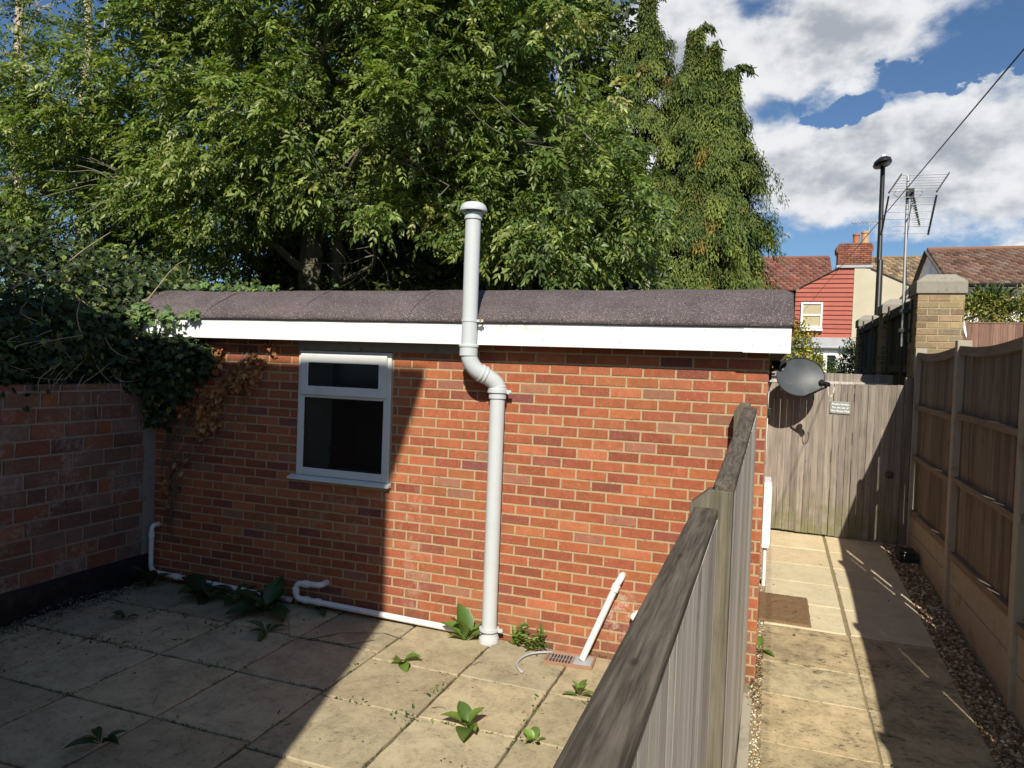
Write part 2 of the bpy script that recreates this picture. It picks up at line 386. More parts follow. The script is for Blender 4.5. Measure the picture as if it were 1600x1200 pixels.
def slab(mb, x0, x1, y0, y1, z0, z1, th, tone, zf=None, chip=.0035):
    """slab with a softly chamfered, slightly uneven edge"""
    nx = max(2, int((x1-x0)/.07)); ny = max(2, int((y1-y0)/.07)); g = .003
    loop = [(x0+(x1-x0)*i/nx, y0) for i in range(nx)]+[(x1, y0+(y1-y0)*i/ny) for i in range(ny)] + \
           [(x1-(x1-x0)*i/nx, y1) for i in range(nx)]+[(x0, y1-(y1-y0)*i/ny) for i in range(ny)]
    cx, cy = (x0+x1)/2, (y0+y1)/2
    tilt = (random.uniform(-.004, .004), random.uniform(-.004, .004)); dzv = random.uniform(-.002, .002)
    top = []; mid = []; bot = []
    for x, y in loop:
        jx, jy = random.uniform(-chip, chip), random.uniform(-chip, chip)
        zt = (zf(y) if zf else z1)+dzv+tilt[0]*(x-cx)+tilt[1]*(y-cy)
        ux, uy = (cx-x), (cy-y); l = math.hypot(ux, uy); ux /= l; uy /= l
        top.append((x+jx+ux*.006, y+jy+uy*.006, zt)); mid.append((x+jx, y+jy, zt-.006)); bot.append((x+jx, y+jy, zt-th))
    n = len(loop)
    fs = [tuple(range(n))]
    for a in (0, n): fs += [(a+i, a+n+i, a+n+(i+1) % n, a+(i+1) % n) for i in range(n)]
    t = random.uniform(1-tone, 1+tone*.6); wv = random.uniform(-.03, .03)
    mb.add(top+mid+bot, fs, (t*(1+wv), t, t*(1-wv)))
mb = MB(); gap = .0095
xs = [-9.1, -8.4, -7.75, -7.1, -6.45, -5.80, -5.13, -4.46, -3.82, -3.16, -2.495, -1.83, -1.22, -.62, -.16]
for i in range(len(xs)-1):
    ys = [4.94, 4.36, 3.71, 3.05, 2.42, 1.78, 1.14, .5, -.14] if xs[i+1] <= -2.49 else [4.94, 4.25, 3.655, 3.0, 2.36, 1.72, 1.08, .44, -.2]
    for j in range(len(ys)-1):
        if xs[i+1] < -5.3: continue
        slab(mb, xs[i]+gap, xs[i+1]-gap, ys[j+1]+gap, ys[j]-gap, 0, 0, .04, .17)
pat = mb.build('patio', M_patio); tag(pat, kind='structure')
# path
mb = MB(); mb.add([(-.16, -3, PZ(-3)-.007), (1.6, -3, PZ(-3)-.007), (1.6, 9.6, PZ(9.6)-.007), (-.16, 9.6, PZ(9.6)-.007)], [(0, 1, 2, 3)])
tag(mb.build('path_bedding', M_grout2), kind='structure')
mb = MB()
for y0, y1 in ((-2.0, -1.0), (-1, 0), (0, .93), (.93, 1.86), (1.86, 2.78), (2.78, 3.33), (3.33, 3.87), (3.87, 4.28), (4.28, 4.855), (4.855, 5.328), (5.328, 5.99)):
    for x0, x1 in ((.045, .665), (.675, 1.262)):
        slab(mb, x0, x1, y0+.004, y1-.004, 0, 0, .05, .10, zf=lambda y: PZ(y), chip=.003)
tag(mb.build('old_path', M_oldpath), kind='structure')
mb = MB(); yy = [6.0, 6.534, 7.087, 7.62, 8.174, 8.771, 9.35]
for j in range(6):
    for x0, x1 in ((.055, .655), (.683, 1.262)):
        slab(mb, x0, x1, yy[j]+.006, yy[j+1]-.006, 0, 0, .05, .07, zf=lambda y: PZ(y)+.004, chip=.002)
tag(mb.build('new_path', M_newpath), kind='structure')
mb = MB()
for k in range(9):
    y0 = 4.78-.92*(k+1); slab(mb, -.098, -.012, y0+.004, 4.78-.92*k-.004, 0, 0, .12, .1, zf=lambda y: PZ(y)+.012)
tag(mb.build('kerb', M_conc), kind='structure')

# gravel (many chips, one object each strip)
def chips(name, n, xr, yr, zf, smin, smax, pal, label, cat, cover=1.0):
    base = np.array([(1, 0, 0), (-1, 0, 0), (0, 1, 0), (0, -1, 0), (0, 0, 1), (0, 0, -1)], float)
    F = np.array([(0, 2, 4), (2, 1, 4), (1, 3, 4), (3, 0, 4), (2, 0, 5), (1, 2, 5), (3, 1, 5), (0, 3, 5)])
    Vv = []; Ff = []; C = []
    xs_ = rng.uniform(*xr, n); ys_ = rng.uniform(*yr, n)
    for i in range(n):
        s = rng.uniform(smin, smax)*np.array([1, rng.uniform(.55, 1), rng.uniform(.35, .7)])
        q = base*s+rng.normal(0, smin*.18, (6, 3))
        a, b, c_ = rng.uniform(0, 6.28, 3); ca, sa = np.cos(a), np.sin(a); cb, sb = np.cos(b*.12), np.sin(b*.12)
        Rz = np.array([(ca, -sa, 0), (sa, ca, 0), (0, 0, 1)]); Rx = np.array([(1, 0, 0), (0, cb, -sb), (0, sb, cb)])
        q = q@(Rz@Rx).T
        Vv.append(q+[xs_[i], ys_[i], zf(xs_[i], ys_[i])+rng.uniform(0, smax*.8)]); Ff.append(F+6*i)
        p = pal[rng.integers(len(pal))]; t = rng.uniform(.75, 1.25); C.append(np.tile([p[0]*t, p[1]*t, p[2]*t, rng.random()], (6, 1)))
    o = npmesh(name, np.concatenate(Vv), np.concatenate(Ff), M_stone, cols=np.concatenate(C))
    return tag(o, label, cat, kind='stuff')
gp = [(.26, .165, .09), (.42, .32, .20), (.15, .105, .06), (.62, .55, .42), (.33, .22, .12), (.21, .165, .11), (.50, .41, .27)]
chips('gravel', 7000, (1.268, 1.485), (3.0, 8.72), lambda x, y: PZ(y)-.014, .009, .024, gp, 'brown and cream gravel strip between path and fence', 'gravel')
gl = [(.45, .38, .26), (.55, .48, .36), (.30, .23, .14), (.62, .57, .48), (.34, .20, .08)]
chips('pale_gravel', 2000, (-.035, .05), (4.0, 8.7), lambda x, y: PZ(y)-.01, .006, .013, gl, 'pale gravel between brick wall and path', 'gravel')
chips('corner_gravel', 1900, (-5.17, -4.86), (2.4, 4.85), lambda x, y: -.012+.35*max(0, -5.0-x)*(.6+.4*math.sin(y*5)), .006, .014, [(.1, .09, .075), (.16, .14, .12), (.07, .06, .04), (.22, .20, .17)], 'loose dark grit along the foot of the old wall', 'gravel')

# ------------------------------------------------------------------ brick coursing
def bricks(mb, u0, u1, v0, v1, course, blen, joint, mp, holes=(), pal=None, proud=.006, mix=None, off=.5, jit=.0012, vtop=None):
    """real bricks with a small chamfer on a wall given by mp(u,v,w), w outwards"""
    row = 0; v = v0
    while v < v1-.01:
        vt = min(v+course-joint, v1); u = u0-(off*blen if row % 2 else 0)
        first = True
        while u < u1-.005:
            L = blen-joint if mix is None else random.choice(mix)-joint
            a, b = max(u, u0), min(u+L, u1)
            u += L+joint
            if b-a < .02: continue
            segs = [(a, b)]
            for (ha, hb, va, vb) in holes:
                if vt > va+.01 and v < vb-.01:
                    ns = []
                    for s0, s1 in segs:
                        if s1 <= ha or s0 >= hb: ns.append((s0, s1)); continue
                        if s0 < ha-.02: ns.append((s0, ha))
                        if s1 > hb+.02: ns.append((hb, s1))
                    segs = ns
            for s0, s1 in segs:
                j = lambda: random.uniform(-jit, jit); c = .003; pr = proud+random.uniform(-.0015, .002)
                o = [mp(s0+j(), v+j(), -.002), mp(s1+j(), v+j(), -.002), mp(s1+j(), vt+j(), -.002), mp(s0+j(), vt+j(), -.002)]
                f = [mp(s0+c, v+c, pr), mp(s1-c, v+c, pr), mp(s1-c, vt-c, pr), mp(s0+c, vt-c, pr)]
                p = pal[0][random.choices(range(len(pal[0])), pal[1])[0]]; t = random.uniform(.85, 1.15)
                mb.add(o+f, [(4, 5, 6, 7), (0, 1, 5, 4), (1, 2, 6, 5), (2, 3, 7, 6), (3, 0, 4, 7)], (p[0]*t, p[1]*t*random.uniform(.93, 1.07), p[2]*t))
        v += course; row += 1
PAL = ([(.34, .108, .050), (.30, .092, .046), (.37, .130, .062), (.235, .075, .05), (.195, .072, .06), (.285, .125, .08), (.27, .08, .045)], [5, 4, 3, 1.1, .45, 1.3, 3])
PALO = ([(.20, .085, .058), (.16, .078, .058), (.225, .088, .05), (.14, .072, .058), (.28, .105, .045), (.18, .115, .09)], [4, 4, 2, 3, 1, 3])
PALY = ([(.25, .185, .105), (.20, .145, .085), (.30, .225, .13), (.16, .12, .075), (.23, .185, .125)], [3, 3, 2, 1.5, 2])

# ------------------------------------------------------------------ the outbuilding
D = 4.95
bld = thing('brick_outbuilding', 'low red brick outbuilding with flat felt roof and deep white fascia', 'outbuilding', (-2.6, 6.9, 0))
WX0, WX1, WZ0, WZ1 = -3.66, -2.785, 1.085, 2.115
bx_w, bx_e = -5.6, 0.0
mb = MB()   # front masonry split round the window opening, then side and rear walls
def bxx(*a): mb.box(*a)
bxx(bx_w, WX0, D, D+.22, -.5, 2.2); bxx(WX1, bx_e, D, D+.22, -.5, 2.2)
bxx(WX0, WX1, D, D+.22, -.5, WZ0); bxx(WX0, WX1, D, D+.22, WZ1, 2.2)
bxx(bx_e-.22, bx_e, D+.22, 9.6, -.5, 2.2); bxx(bx_w, bx_w+.22, D+.22, 9.6, -.5, 2.2); bxx(bx_w+.22, bx_e-.22, 9.38, 9.6, -.5, 2.2)
wallo = mb.build('mortar_wall', M_mortar, bld)
mb = MB()
bricks(mb, -5.2, 0.0, -.028, 2.2, .0752, .225, .0108, lambda u, v, w_: (u, D-w_, v), [(WX0-.01, WX1+.01, WZ0-.04, WZ1+.09)], PAL, .0032)
bricks(mb, D, 9.6, -.33, 2.2, .0752, .225, .0105, lambda u, v, w_: (w_, u, v), (), PAL, .0032, off=.5)
mb.build('brickwork', M_brick, bld)
mb = MB(); mb.box(WX0-.02, WX1+.62, D-.012, D+.01, WZ1+.006, 2.195, (1, 1, 1), jit=.002); mb.build('lintel', M_coping, bld, bevel=.003)
# white boards
mb = MB(); mb.box(-5.3, .105, D-.16, D-.14, 2.19, 2.372)
mb.box(.105, .123, D-.16, 9.7, 2.19, 2.372); mb.build('fascia', M_white, bld, bevel=.002)
mb = MB(); mb.box(-.16, .127, D-.164, D-.1605, 2.186, 2.368); mb.box(.1235, .127, D-.1605, D+.1, 2.186, 2.368); mb.build('fascia_corner_trim', M_white, bld)
mb = MB()
for x in (-4.6, -3.9, -3.05, -2.4, -1.5, -.95, -.4, -.1, .06):
    for z in (2.235, 2.325): mb.lathe((x, D-.1645 if x > -.16 else D-.1605, z), [(.004, 0), (.004, .003), (.002, .004)], 8, axis=(0, -1, 0))
mb.each('fascia_nail', M_lead, bld)
mb = MB(); mb.box(-5.3, .1045, D-.1395, D-.002, 2.200, 2.212); mb.box(.008, .1045, D-.002, 9.7, 2.200, 2.212); mb.build('soffit', M_black, bld)
# felt roof
prof = [(4.79, 2.345), (4.772, 2.352), (4.768, 2.378), (4.785, 2.408), (4.84, 2.452), (4.95, 2.515), (5.06, 2.572), (5.16, 2.615), (5.26, 2.640), (5.36, 2.645), (5.55, 2.63), (7.5, 2.60), (9.75, 2.50)]
xsn = np.arange(-5.75, .1451, .0589); V_ = []; F_ = []
for i, x in enumerate(xsn):
    e = .0
    for k, (y, z) in enumerate(prof):
        nz_ = mnoise.noise(Vector((x*1.7, y*3, z)))*.007+mnoise.noise(Vector((x*7, y*9, 3)))*.003
        dd = (.145-x)
        rz = 0 if dd > .05 else -.03*(1-dd/.05)**2
        V_.append((x, y-nz_*.6, z+nz_+(rz if k > 2 else 0)))
n = len(prof)
for i in range(len(xsn)-1):
    for k in range(n-1): F_.append((i*n+k, i*n+k+1, (i+1)*n+k+1, (i+1)*n+k))
k0 = len(V_)
for (y, z) in prof: V_.append((xsn[-1]-.006, y+.01 if y < 5 else y, z-.075 if z > 2.42 else 2.345))
for k in range(n-1): F_.append(((len(xsn)-1)*n+k, (len(xsn)-1)*n+k+1, k0+k+1, k0+k))
npmesh('felt_roof', np.array(V_), F_, M_felt, bld, smooth=True)
mb = MB()       # lapped felt seams
for xsm in (-4.55, -3.62, -2.62, -1.0, -.12):
    pts = [(y-.003, z+.0035) for y, z in prof[1:10]]
    wv = [mnoise.noise(Vector((xsm, y*4, 0)))*.01 for y, z in pts]
    vs = [(xsm+o_+wv[i], y, z+mnoise.noise(Vector((xsm*1.7, y*3, z)))*.007) for i, (y, z) in enumerate(pts) for o_ in (0, .055)]
    mb.add(vs, [(2*i, 2*i+1, 2*i+3, 2*i+2) for i in range(len(pts)-1)])
mb.each('felt_seam', M_felt, bld)
# interior, so the glass has something behind it
mb = MB(); mb.box(-4.6, -1.9, 5.2, 5.25, .1, 2.18); mb.box(-4.6, -4.55, 5.25, 7.2, .1, 2.18); mb.box(-1.95, -1.9, 5.25, 7.2, .1, 2.18) ; mb.box(-4.6, -1.9, 7.2, 7.25, .1, 2.18)
mb.v = mb.v[8:]; mb.c = mb.c[8:]; mb.f = [tuple(i-8 for i in f) for f in mb.f[6:]]
mb.build('room_lining', mat_plain('room_dark', (.34, .36, .36), .9), bld)

# window
win = bpy.data.objects.new('window', None); COL.objects.link(win); win.parent = bld; win.location = Vector(((WX0+WX1)/2, D, WZ0))-Vector(bld.location)
fy0, fy1 = D-.018, D+.05
mb = MB()
def ring(mb, x0, x1, z0, z1, wd, y0, y1, wt=None):
    wt = wd if wt is None else wt
    mb.box(x0, x0+wd, y0, y1, z0, z1); mb.box(x1-wd, x1, y0, y1, z0, z1)
    mb.box(x0+wd, x1-wd, y0, y1, z0, z0+wd); mb.box(x0+wd, x1-wd, y0, y1, z1-wt, z1)
ring(mb, WX0+.004, WX1-.004, WZ0, WZ1-.004, .062, fy0, fy1, .035)
mb.box(WX0+.066, WX1-.066, fy0+.0, fy1, 1.728, 1.775)
mb.build('frame', M_frame, win, bevel=.004)
mb = MB(); ring(mb, WX0+.035, WX1-.035, 1.752, WZ1-.028, .072, fy0-.022, fy0-.001); mb.build('sash', M_frame, win, bevel=.005)
mb = MB(); ring(mb, WX0+.1072, WX1-.1072, 1.8242, WZ1-.1002, .007, fy0-.012, fy0+.002); ring(mb, WX0+.0665, WX1-.0665, 1.1475, 1.7275, .008, fy0+.006, fy0+.02)
mb.build('gasket', M_dark, win)
mb = MB(); mb.box(WX0+.114, WX1-.114, fy0+.004, fy0+.008, 1.831, WZ1-.107); mb.build('top_pane', M_glass, win)
mb = MB(); mb.box(WX0+.0745, WX1-.0745, fy0+.022, fy0+.026, 1.1555, 1.7195); mb.build('bottom_pane', M_glass, win)
mb = MB(); mb.prism([(WX0-.055, D-.062, 1.047), (WX0-.055, D-.062, 1.062), (WX0-.055, D+.0, 1.083), (WX0-.055, D+.0, 1.047)], (WX1-WX0+.075, 0, 0)); mb.build('sill', M_frame, win, bevel=.003)
mb = MB(); mb.box(WX0+.03, WX1-.03, D+.221, D+.42, 1.06, 1.085); mb.box(WX0+.02, WX0+.04, D+.06, D+.42, 1.085, 2.1); mb.build('reveal', M_whitewall, win)
v = thing('vase', 'dark narrow vase with stems behind the lower window pane', 'vase', (-3.42, 5.1, 1.085))
mb = MB(); mb.lathe((-3.42, 5.1, 1.087), [(.02, 0), (.035, .02), (.038, .05), (.018, .09), (.016, .11), (.02, .115)], 20); mb.build('pot', M_dark, v, smooth=40)
mb = MB()
for a in range(6):
    q = random.uniform(-.06, .04); mb.tube([(-3.42, 5.1, 1.19), (-3.42+q*.4, 5.1, 1.26), (-3.42+q, 5.1+q*.4, 1.33+random.uniform(-.03, .03))], [.004, .006, .002], 6)
mb.each('stem', M_dark, v, 1, True)
mb = MB(); mb.box(WX0+.02, WX1-.02, D+.06, D+.2, WZ0-.02, WZ0-.002); 

# ------------------------------------------------------------------ soil vent pipe
sp = thing('soil_pipe', 'tall grey plastic soil vent pipe with domed cowl and swan neck', 'vent pipe', (-1.86, 4.87, 0))
yu, yl, xu, xl, rp = 4.728, 4.868, -2.045, -1.862, .056
def arc(p0, p1, p2, n=8):
    p0, p1, p2 = Vector(p0), Vector(p1), Vector(p2)
    return [p0*(1-t)**2+p1*2*t*(1-t)+p2*t*t for t in [i/n for i in range(n+1)]]
mb = MB(); mb.tube([(xl, yl, .0), (xl, yl, 1.9)], rp, 28); mb.build('lower_pipe', M_pipegrey, sp, smooth=40)
mb = MB(); mb.tube([(xu, yu, 2.16), (xu, yu, 3.12)], rp, 28); mb.build('upper_pipe', M_pipegrey, sp, smooth=40)
mb = MB()
mb.tube(arc((xu, yu, 2.15), (xu, yu, 2.04), (xu+.075, yu+.055, 1.985))+arc((xu+.10, yu+.08, 1.97), (xl, yl, 1.915), (xl, yl, 1.875)), rp+.004, 28)
mb.build('swan_neck', M_pipegrey, sp, smooth=50)
mb = MB()
mb.lathe((xu, yu, 2.105), [(rp+.004, 0), (rp+.01, .003), (rp+.01, .062), (rp+.016, .066), (rp+.016, .08), (rp+.009, .084), (rp+.001, .086)], 28)
mb.build('upper_coupling', M_pipegrey, sp, smooth=40)
mb = MB(); ax = Vector((.62, .5, -.35)).normalized()
mb.lathe(Vector((xu+.072, yu+.056, 1.988)), [(rp+.004, -.004), (rp+.011, 0), (rp+.011, .012), (rp+.006, .014), (rp+.006, .03), (rp+.011, .032), (rp+.011, .042), (rp+.003, .046)], 28, axis=ax)
mb.build('middle_coupling', M_pipegrey, sp, smooth=40)
mb = MB(); mb.lathe((xl, yl, 1.80), [(rp+.001, 0), (rp+.009, .003), (rp+.009, .05), (rp+.016, .056), (rp+.017, .072), (rp+.008, .078), (rp+.008, .095), (rp+.003, .1)], 28)
mb.build('lower_coupling', M_pipegrey, sp, smooth=40)
mb = MB(); mb.lathe((xl, yl, -.01), [(rp+.018, 0), (rp+.018, .05), (rp+.012, .058), (rp+.012, .075), (rp+.001, .078)], 28); mb.build('foot_socket', M_pipegrey, sp, smooth=40)
mb = MB(); mb.lathe((xu, yu, 3.085), [(rp+.001, 0), (rp+.008, .003), (rp+.008, .05), (rp-.004, .055), (rp-.004, .09)], 28); mb.build('cowl_neck', M_pipegrey, sp, smooth=40)
mb = MB(); mb.lathe((xu, yu, 3.145), [(rp-.004, .012), (.085, .003), (.098, .0), (.100, .006), (.096, .026), (.085, .046), (.066, .060), (.042, .067), (.001, .069)], 32)
mb.build('cowl', M_pipegrey, sp, smooth=50)
mb = MB(); mb.lathe((xu, yu, 2.352), [(rp+.0005, 0), (rp+.004, 0), (rp+.004, .018), (rp+.0005, .018)], 28); mb.box(xu+rp, xu+rp+.05, yu-.006, yu+.006, 2.352, 2.37)
mb.build('bracket', M_pipegrey, sp, smooth=40)
mb = MB(); mb.tube([(xu+rp+.03, yu-.012, 2.36), (xu+rp+.03, yu+.05, 2.36)], .006, 8); mb.tube([(xu+rp+.03, yu-.008, 2.345), (xu+rp+.03, yu-.008, 2.385)], .005, 8); mb.build('screw', mat_plain('brass', (.35, .22, .08), .4, metallic=.6), sp)
for z, nm in ((1.845, 'bracket'), (.085, 'bracket')):
    mb = MB(); mb.lathe((xl, yl, z), [(rp+.001, 0), (rp+.0195, 0), (rp+.0195, .016), (rp+.001, .016)], 28); mb.box(xl+rp+.015, xl+rp+.05, yl-.005, yl+.005, z-.006, z+.022)
    mb.lathe((xl+rp+.045, yl-.006, z+.008), [(.009, 0), (.009, .006), (.004, .007)], 10, axis=(0, -1, 0)); mb.build(nm, M_pipegrey, sp, smooth=40)

def waste(name, label, pts, r, couplers=(), mat=None, base=None):
    t = thing(name, label, 'waste pipe', base or pts[0])
    mb = MB(); mb.tube(pts, r, 18); mb.build('pipe', mat or M_pipewhite, t, smooth=50)
    for c, ax in couplers:
        mb = MB(); mb.lathe(c, [(r, -.024), (r+.006, -.022), (r+.006, .022), (r, .024)], 18, axis=ax); mb.build('coupler', mat or M_pipewhite, t, smooth=40)
    return t
yw = 4.895
waste('waste_pipe', 'white waste pipe bending down in the corner by the old wall', [(-5.13, D+.02, .50), (-5.13, 4.915, .50)]+arc((-5.13, 4.91, .50), (-5.13, 4.87, .50), (-5.13, 4.87, .46))+[(-5.13, 4.87, .15)]+arc((-5.13, 4.87, .14), (-5.13, 4.88, .085), (-5.07, 4.885, .08))+[(-4.2, yw, .055), (-3.64, yw, .04)], .021,
      [((-5.13, 4.87, .42), (0, 0, 1)), ((-4.85, 4.887, .074), (1, 0, -.03))])
waste('waste_pipe', 'white waste pipe running along the wall foot with a crooked elbow', [(-3.33, D+.02, .215), (-3.33, 4.90, .215)]+arc((-3.33, 4.895, .215), (-3.33, 4.86, .215), (-3.37, 4.86, .213))+[(-3.50, 4.86, .205)]+arc((-3.515, 4.86, .204), (-3.56, 4.86, .2), (-3.565, 4.86, .16))+arc((-3.565, 4.86, .12), (-3.565, 4.865, .075), (-3.52, 4.87, .073))+[(-2.9, 4.885, .055), (-2.12, 4.895, .035)], .0235,
      [((-3.47, 4.86, .207), (1, 0, 0)), ((-3.566, 4.86, .14), (0, 0, 1)), ((-3.47, 4.872, .071), (1, 0, -.03)), ((-3.36, 4.875, .069), (1, 0, -.03))])
waste('waste_pipe', 'white waste pipe leaning from the wall down into the gully', [(-.90, D+.02, .60), (-.90, 4.925, .605)]+arc((-.90, 4.91, .605), (-.90, 4.875, .60), (-.925, 4.872, .555))+[(-1.135, 4.80, .02)], .0235, [((-.934, 4.868, .53), (-.21, -.07, -.53))])
waste('waste_pipe', 'short capped white pipe stub low on the wall by the fence', [(-.79, D+.02, .35), (-.79, 4.87, .35)], .022, [((-.79, 4.88, .35), (0, 1, 0))])
# gully
g = thing('drain_gully', 'square drain gully with terracotta rim at the wall foot', 'drain', (-1.2, 4.78, 0))
GM = Matrix.Translation((-1.215, 4.775, 0))@Matrix.Rotation(R_(4), 4, 'Z')
mb = MB()
for a in ((-.17, .17, -.1, -.085), (-.17, .17, .085, .1), (-.17, -.155, -.0849, .0849), (.155, .17, -.0849, .0849)): mb.box(a[0], a[1], a[2], a[3], -.02, .022, M=GM, jit=.001)
mb.build('rim', M_rim, g, bevel=.003)
mb = MB(); mb.box(-.1545, .03, -.0845, .0845, -.02, .008, M=GM); mb.build('grate', M_steel, g)
mb = MB()
for i in range(7):
    mb.box(-.135+i*.022, -.125+i*.022, .01, .065, .0085, .011, M=GM); mb.box(-.135+i*.022, -.125+i*.022, -.065, -.01, .0085, .011, M=GM)
mb.build('slot', M_dark, g)
mb = MB(); mb.box(.0305, .1545, -.0845, .0845, -.02, .014, M=GM); mb.build('cover', M_lead, g, bevel=.003)
mb = MB(); mb.tube([(-1.36, 4.83, .02)]+arc((-1.40, 4.81, .02), (-1.56, 4.74, .02), (-1.53, 4.55, .012), 10)+[(-1.50, 4.49, .012), (-1.45, 4.44, .012)], .0075, 10)
tag(mb.build('cable', M_lead, None, smooth=True), 'short grey cable curling out across the slab by the gully', 'cable')
mb = MB(); mb.tube([(-3.4, 4.55, .008), (-3.2, 4.30, .012), (-3.05, 4.32, .01), (-2.9, 4.50, .02), (-2.62, 4.66, .01), (-2.45, 4.62, .008)], .0022, 6); mb.tube([(-3.05, 4.32, .008), (-2.75, 4.36, .008), (-2.62, 4.52, .008)], .002, 6)
tag(mb.build('wire', M_dark, None, smooth=True), 'thin dark wire lying on slabs at the shadow edge', 'wire')

# ------------------------------------------------------------------ old wall on the left
ow = thing('old_brick_wall', 'old dark brick wall with flaking whitewash and black plinth', 'wall', (-5.3, 2, 0))
mb = MB(); mb.box(-5.43, -5.2, -1.0, 4.82, -.3, 1.77); mb.build('masonry', M_oldmortar, ow)
mb = MB(); bricks(mb, -1.0, 4.82, .25, 1.77, .123, .28, .016, lambda u, v, w_: (-5.2+w_, u, v), (), PALO, .009, mix=[.28, .28, .28, .15, .3], jit=.004)
mb.build('brickwork', M_old, ow)
mb = MB(); mb.box(-5.43, -5.188, 4.82, 4.95, -.3, 1.70, jit=.003); mb.build('corner_render', M_coping, ow)
npt = 30; vs = []; fs = []
for i in range(npt):
    y = -1+5.94*i/(npt-1); a = mnoise.noise(Vector((y*2, 0, 0)))*.02
    vs += [(-5.194, y, .245+a*.6), (-5.182+a*.2, y, .232+a), (-5.176+a*.4, y, .12), (-5.165+a*.5, y, -.03)]
for i in range(npt-1):
    for k in range(3): fs.append((i*4+k, i*4+k+1, i*4+k+5, i*4+k+4))
npmesh('damp_proof_plinth', np.array(vs), fs, M_bitumen, ow, smooth=True)

# ------------------------------------------------------------------ middle fence
mf = thing('garden_fence', 'silvery timber fence with dark capping rail beside the path', 'fence', (-.15, 2.9, -.1))
def boards_y(mb, xf, y0, y1, z0f, z1f, wd=.1, th=.016, gap=(.001, .004), over=0, tone=.16):
    y = y0; i = 0
    while y < y1-.03:
        w_ = wd*random.uniform(.92, 1.08); ye = min(y+w_, y1); t = random.uniform(1-tone, 1+tone); dx_ = 0+(over if i % 2 else 0)
        M = Matrix.Translation((xf+dx_, 0, 0))
        mb.box(0, th, y, ye, z0f((y+ye)/2), z1f((y+ye)/2)+random.uniform(-.002, .002), (t, t*random.uniform(.97, 1.0), t*random.uniform(.93, 1.0)), M, 0)
        y = ye+random.uniform(*gap); i += 1
mb = MB(); boards_y(mb, -.176, .2, 2.86, lambda y: PZ(y)+.03, lambda y: 1.475, .122, gap=(.0012, .003), tone=.24)
mb.build('boards', M_wood, mf)
mb = MB(); boards_y(mb, -.1235, 2.90, 4.88, lambda y: PZ(y)+.03, lambda y: 1.57+(y-2.9)*.113, .122, gap=(.0012, .003), tone=.24)
mb.v = [(v_[0]+(v_[1]-2.9)*.026, v_[1], v_[2]) for v_ in mb.v]
mb.build('boards', M_wood, mf)
mb = MB(); mb.beam((-.20, .1, 1.493), (-.205, 2.84, 1.503), .092, .042, jit=.002); mb.build('capping_rail', M_rail, mf, bevel=.011)
mb = MB(); mb.beam((-.140, 2.862, 1.600), (-.098, 4.80, 1.818), .080, .045, jit=.002); mb.build('capping_rail', M_rail, mf, bevel=.011)
for x, y, z1, h, h2_ in ((-.205, .15, 1.56, .05, .05), (-.187, 2.905, 1.588, .081, .045), (-.148, 4.855, 1.86, .05, .05)):
    mb = MB()
    mb.prism([(x-h, y-h2_, -.3), (x+h, y-h2_, -.3), (x+h, y-h2_, z1), (x-.012, y-h2_, z1), (x-h, y-h2_, z1-.06)], (0, 2*h2_, 0), (.95, .95, .88)); mb.build('post', M_post, mf, bevel=.004)
mb = MB(); mb.beam((-.20, .2, .2), (-.20, 2.85, .2), .04, .09); mb.beam((-.20, .2, .9), (-.20, 2.85, .9), .04, .09)
mb.beam((-.135, 2.97, .3), (-.135, 4.8, .3), .04, .09); mb.beam((-.135, 2.97, 1.1), (-.135, 4.8, 1.1), .04, .09); mb.build('cross_rail', M_rail, mf)
mb = MB(); mb.beam((-.105, .2, PZ(.2)+.0), (-.075, 4.85, PZ(4.85)-.03), .022, .14, jit=.002); mb.build('gravel_board', M_rail, mf, bevel=.003)

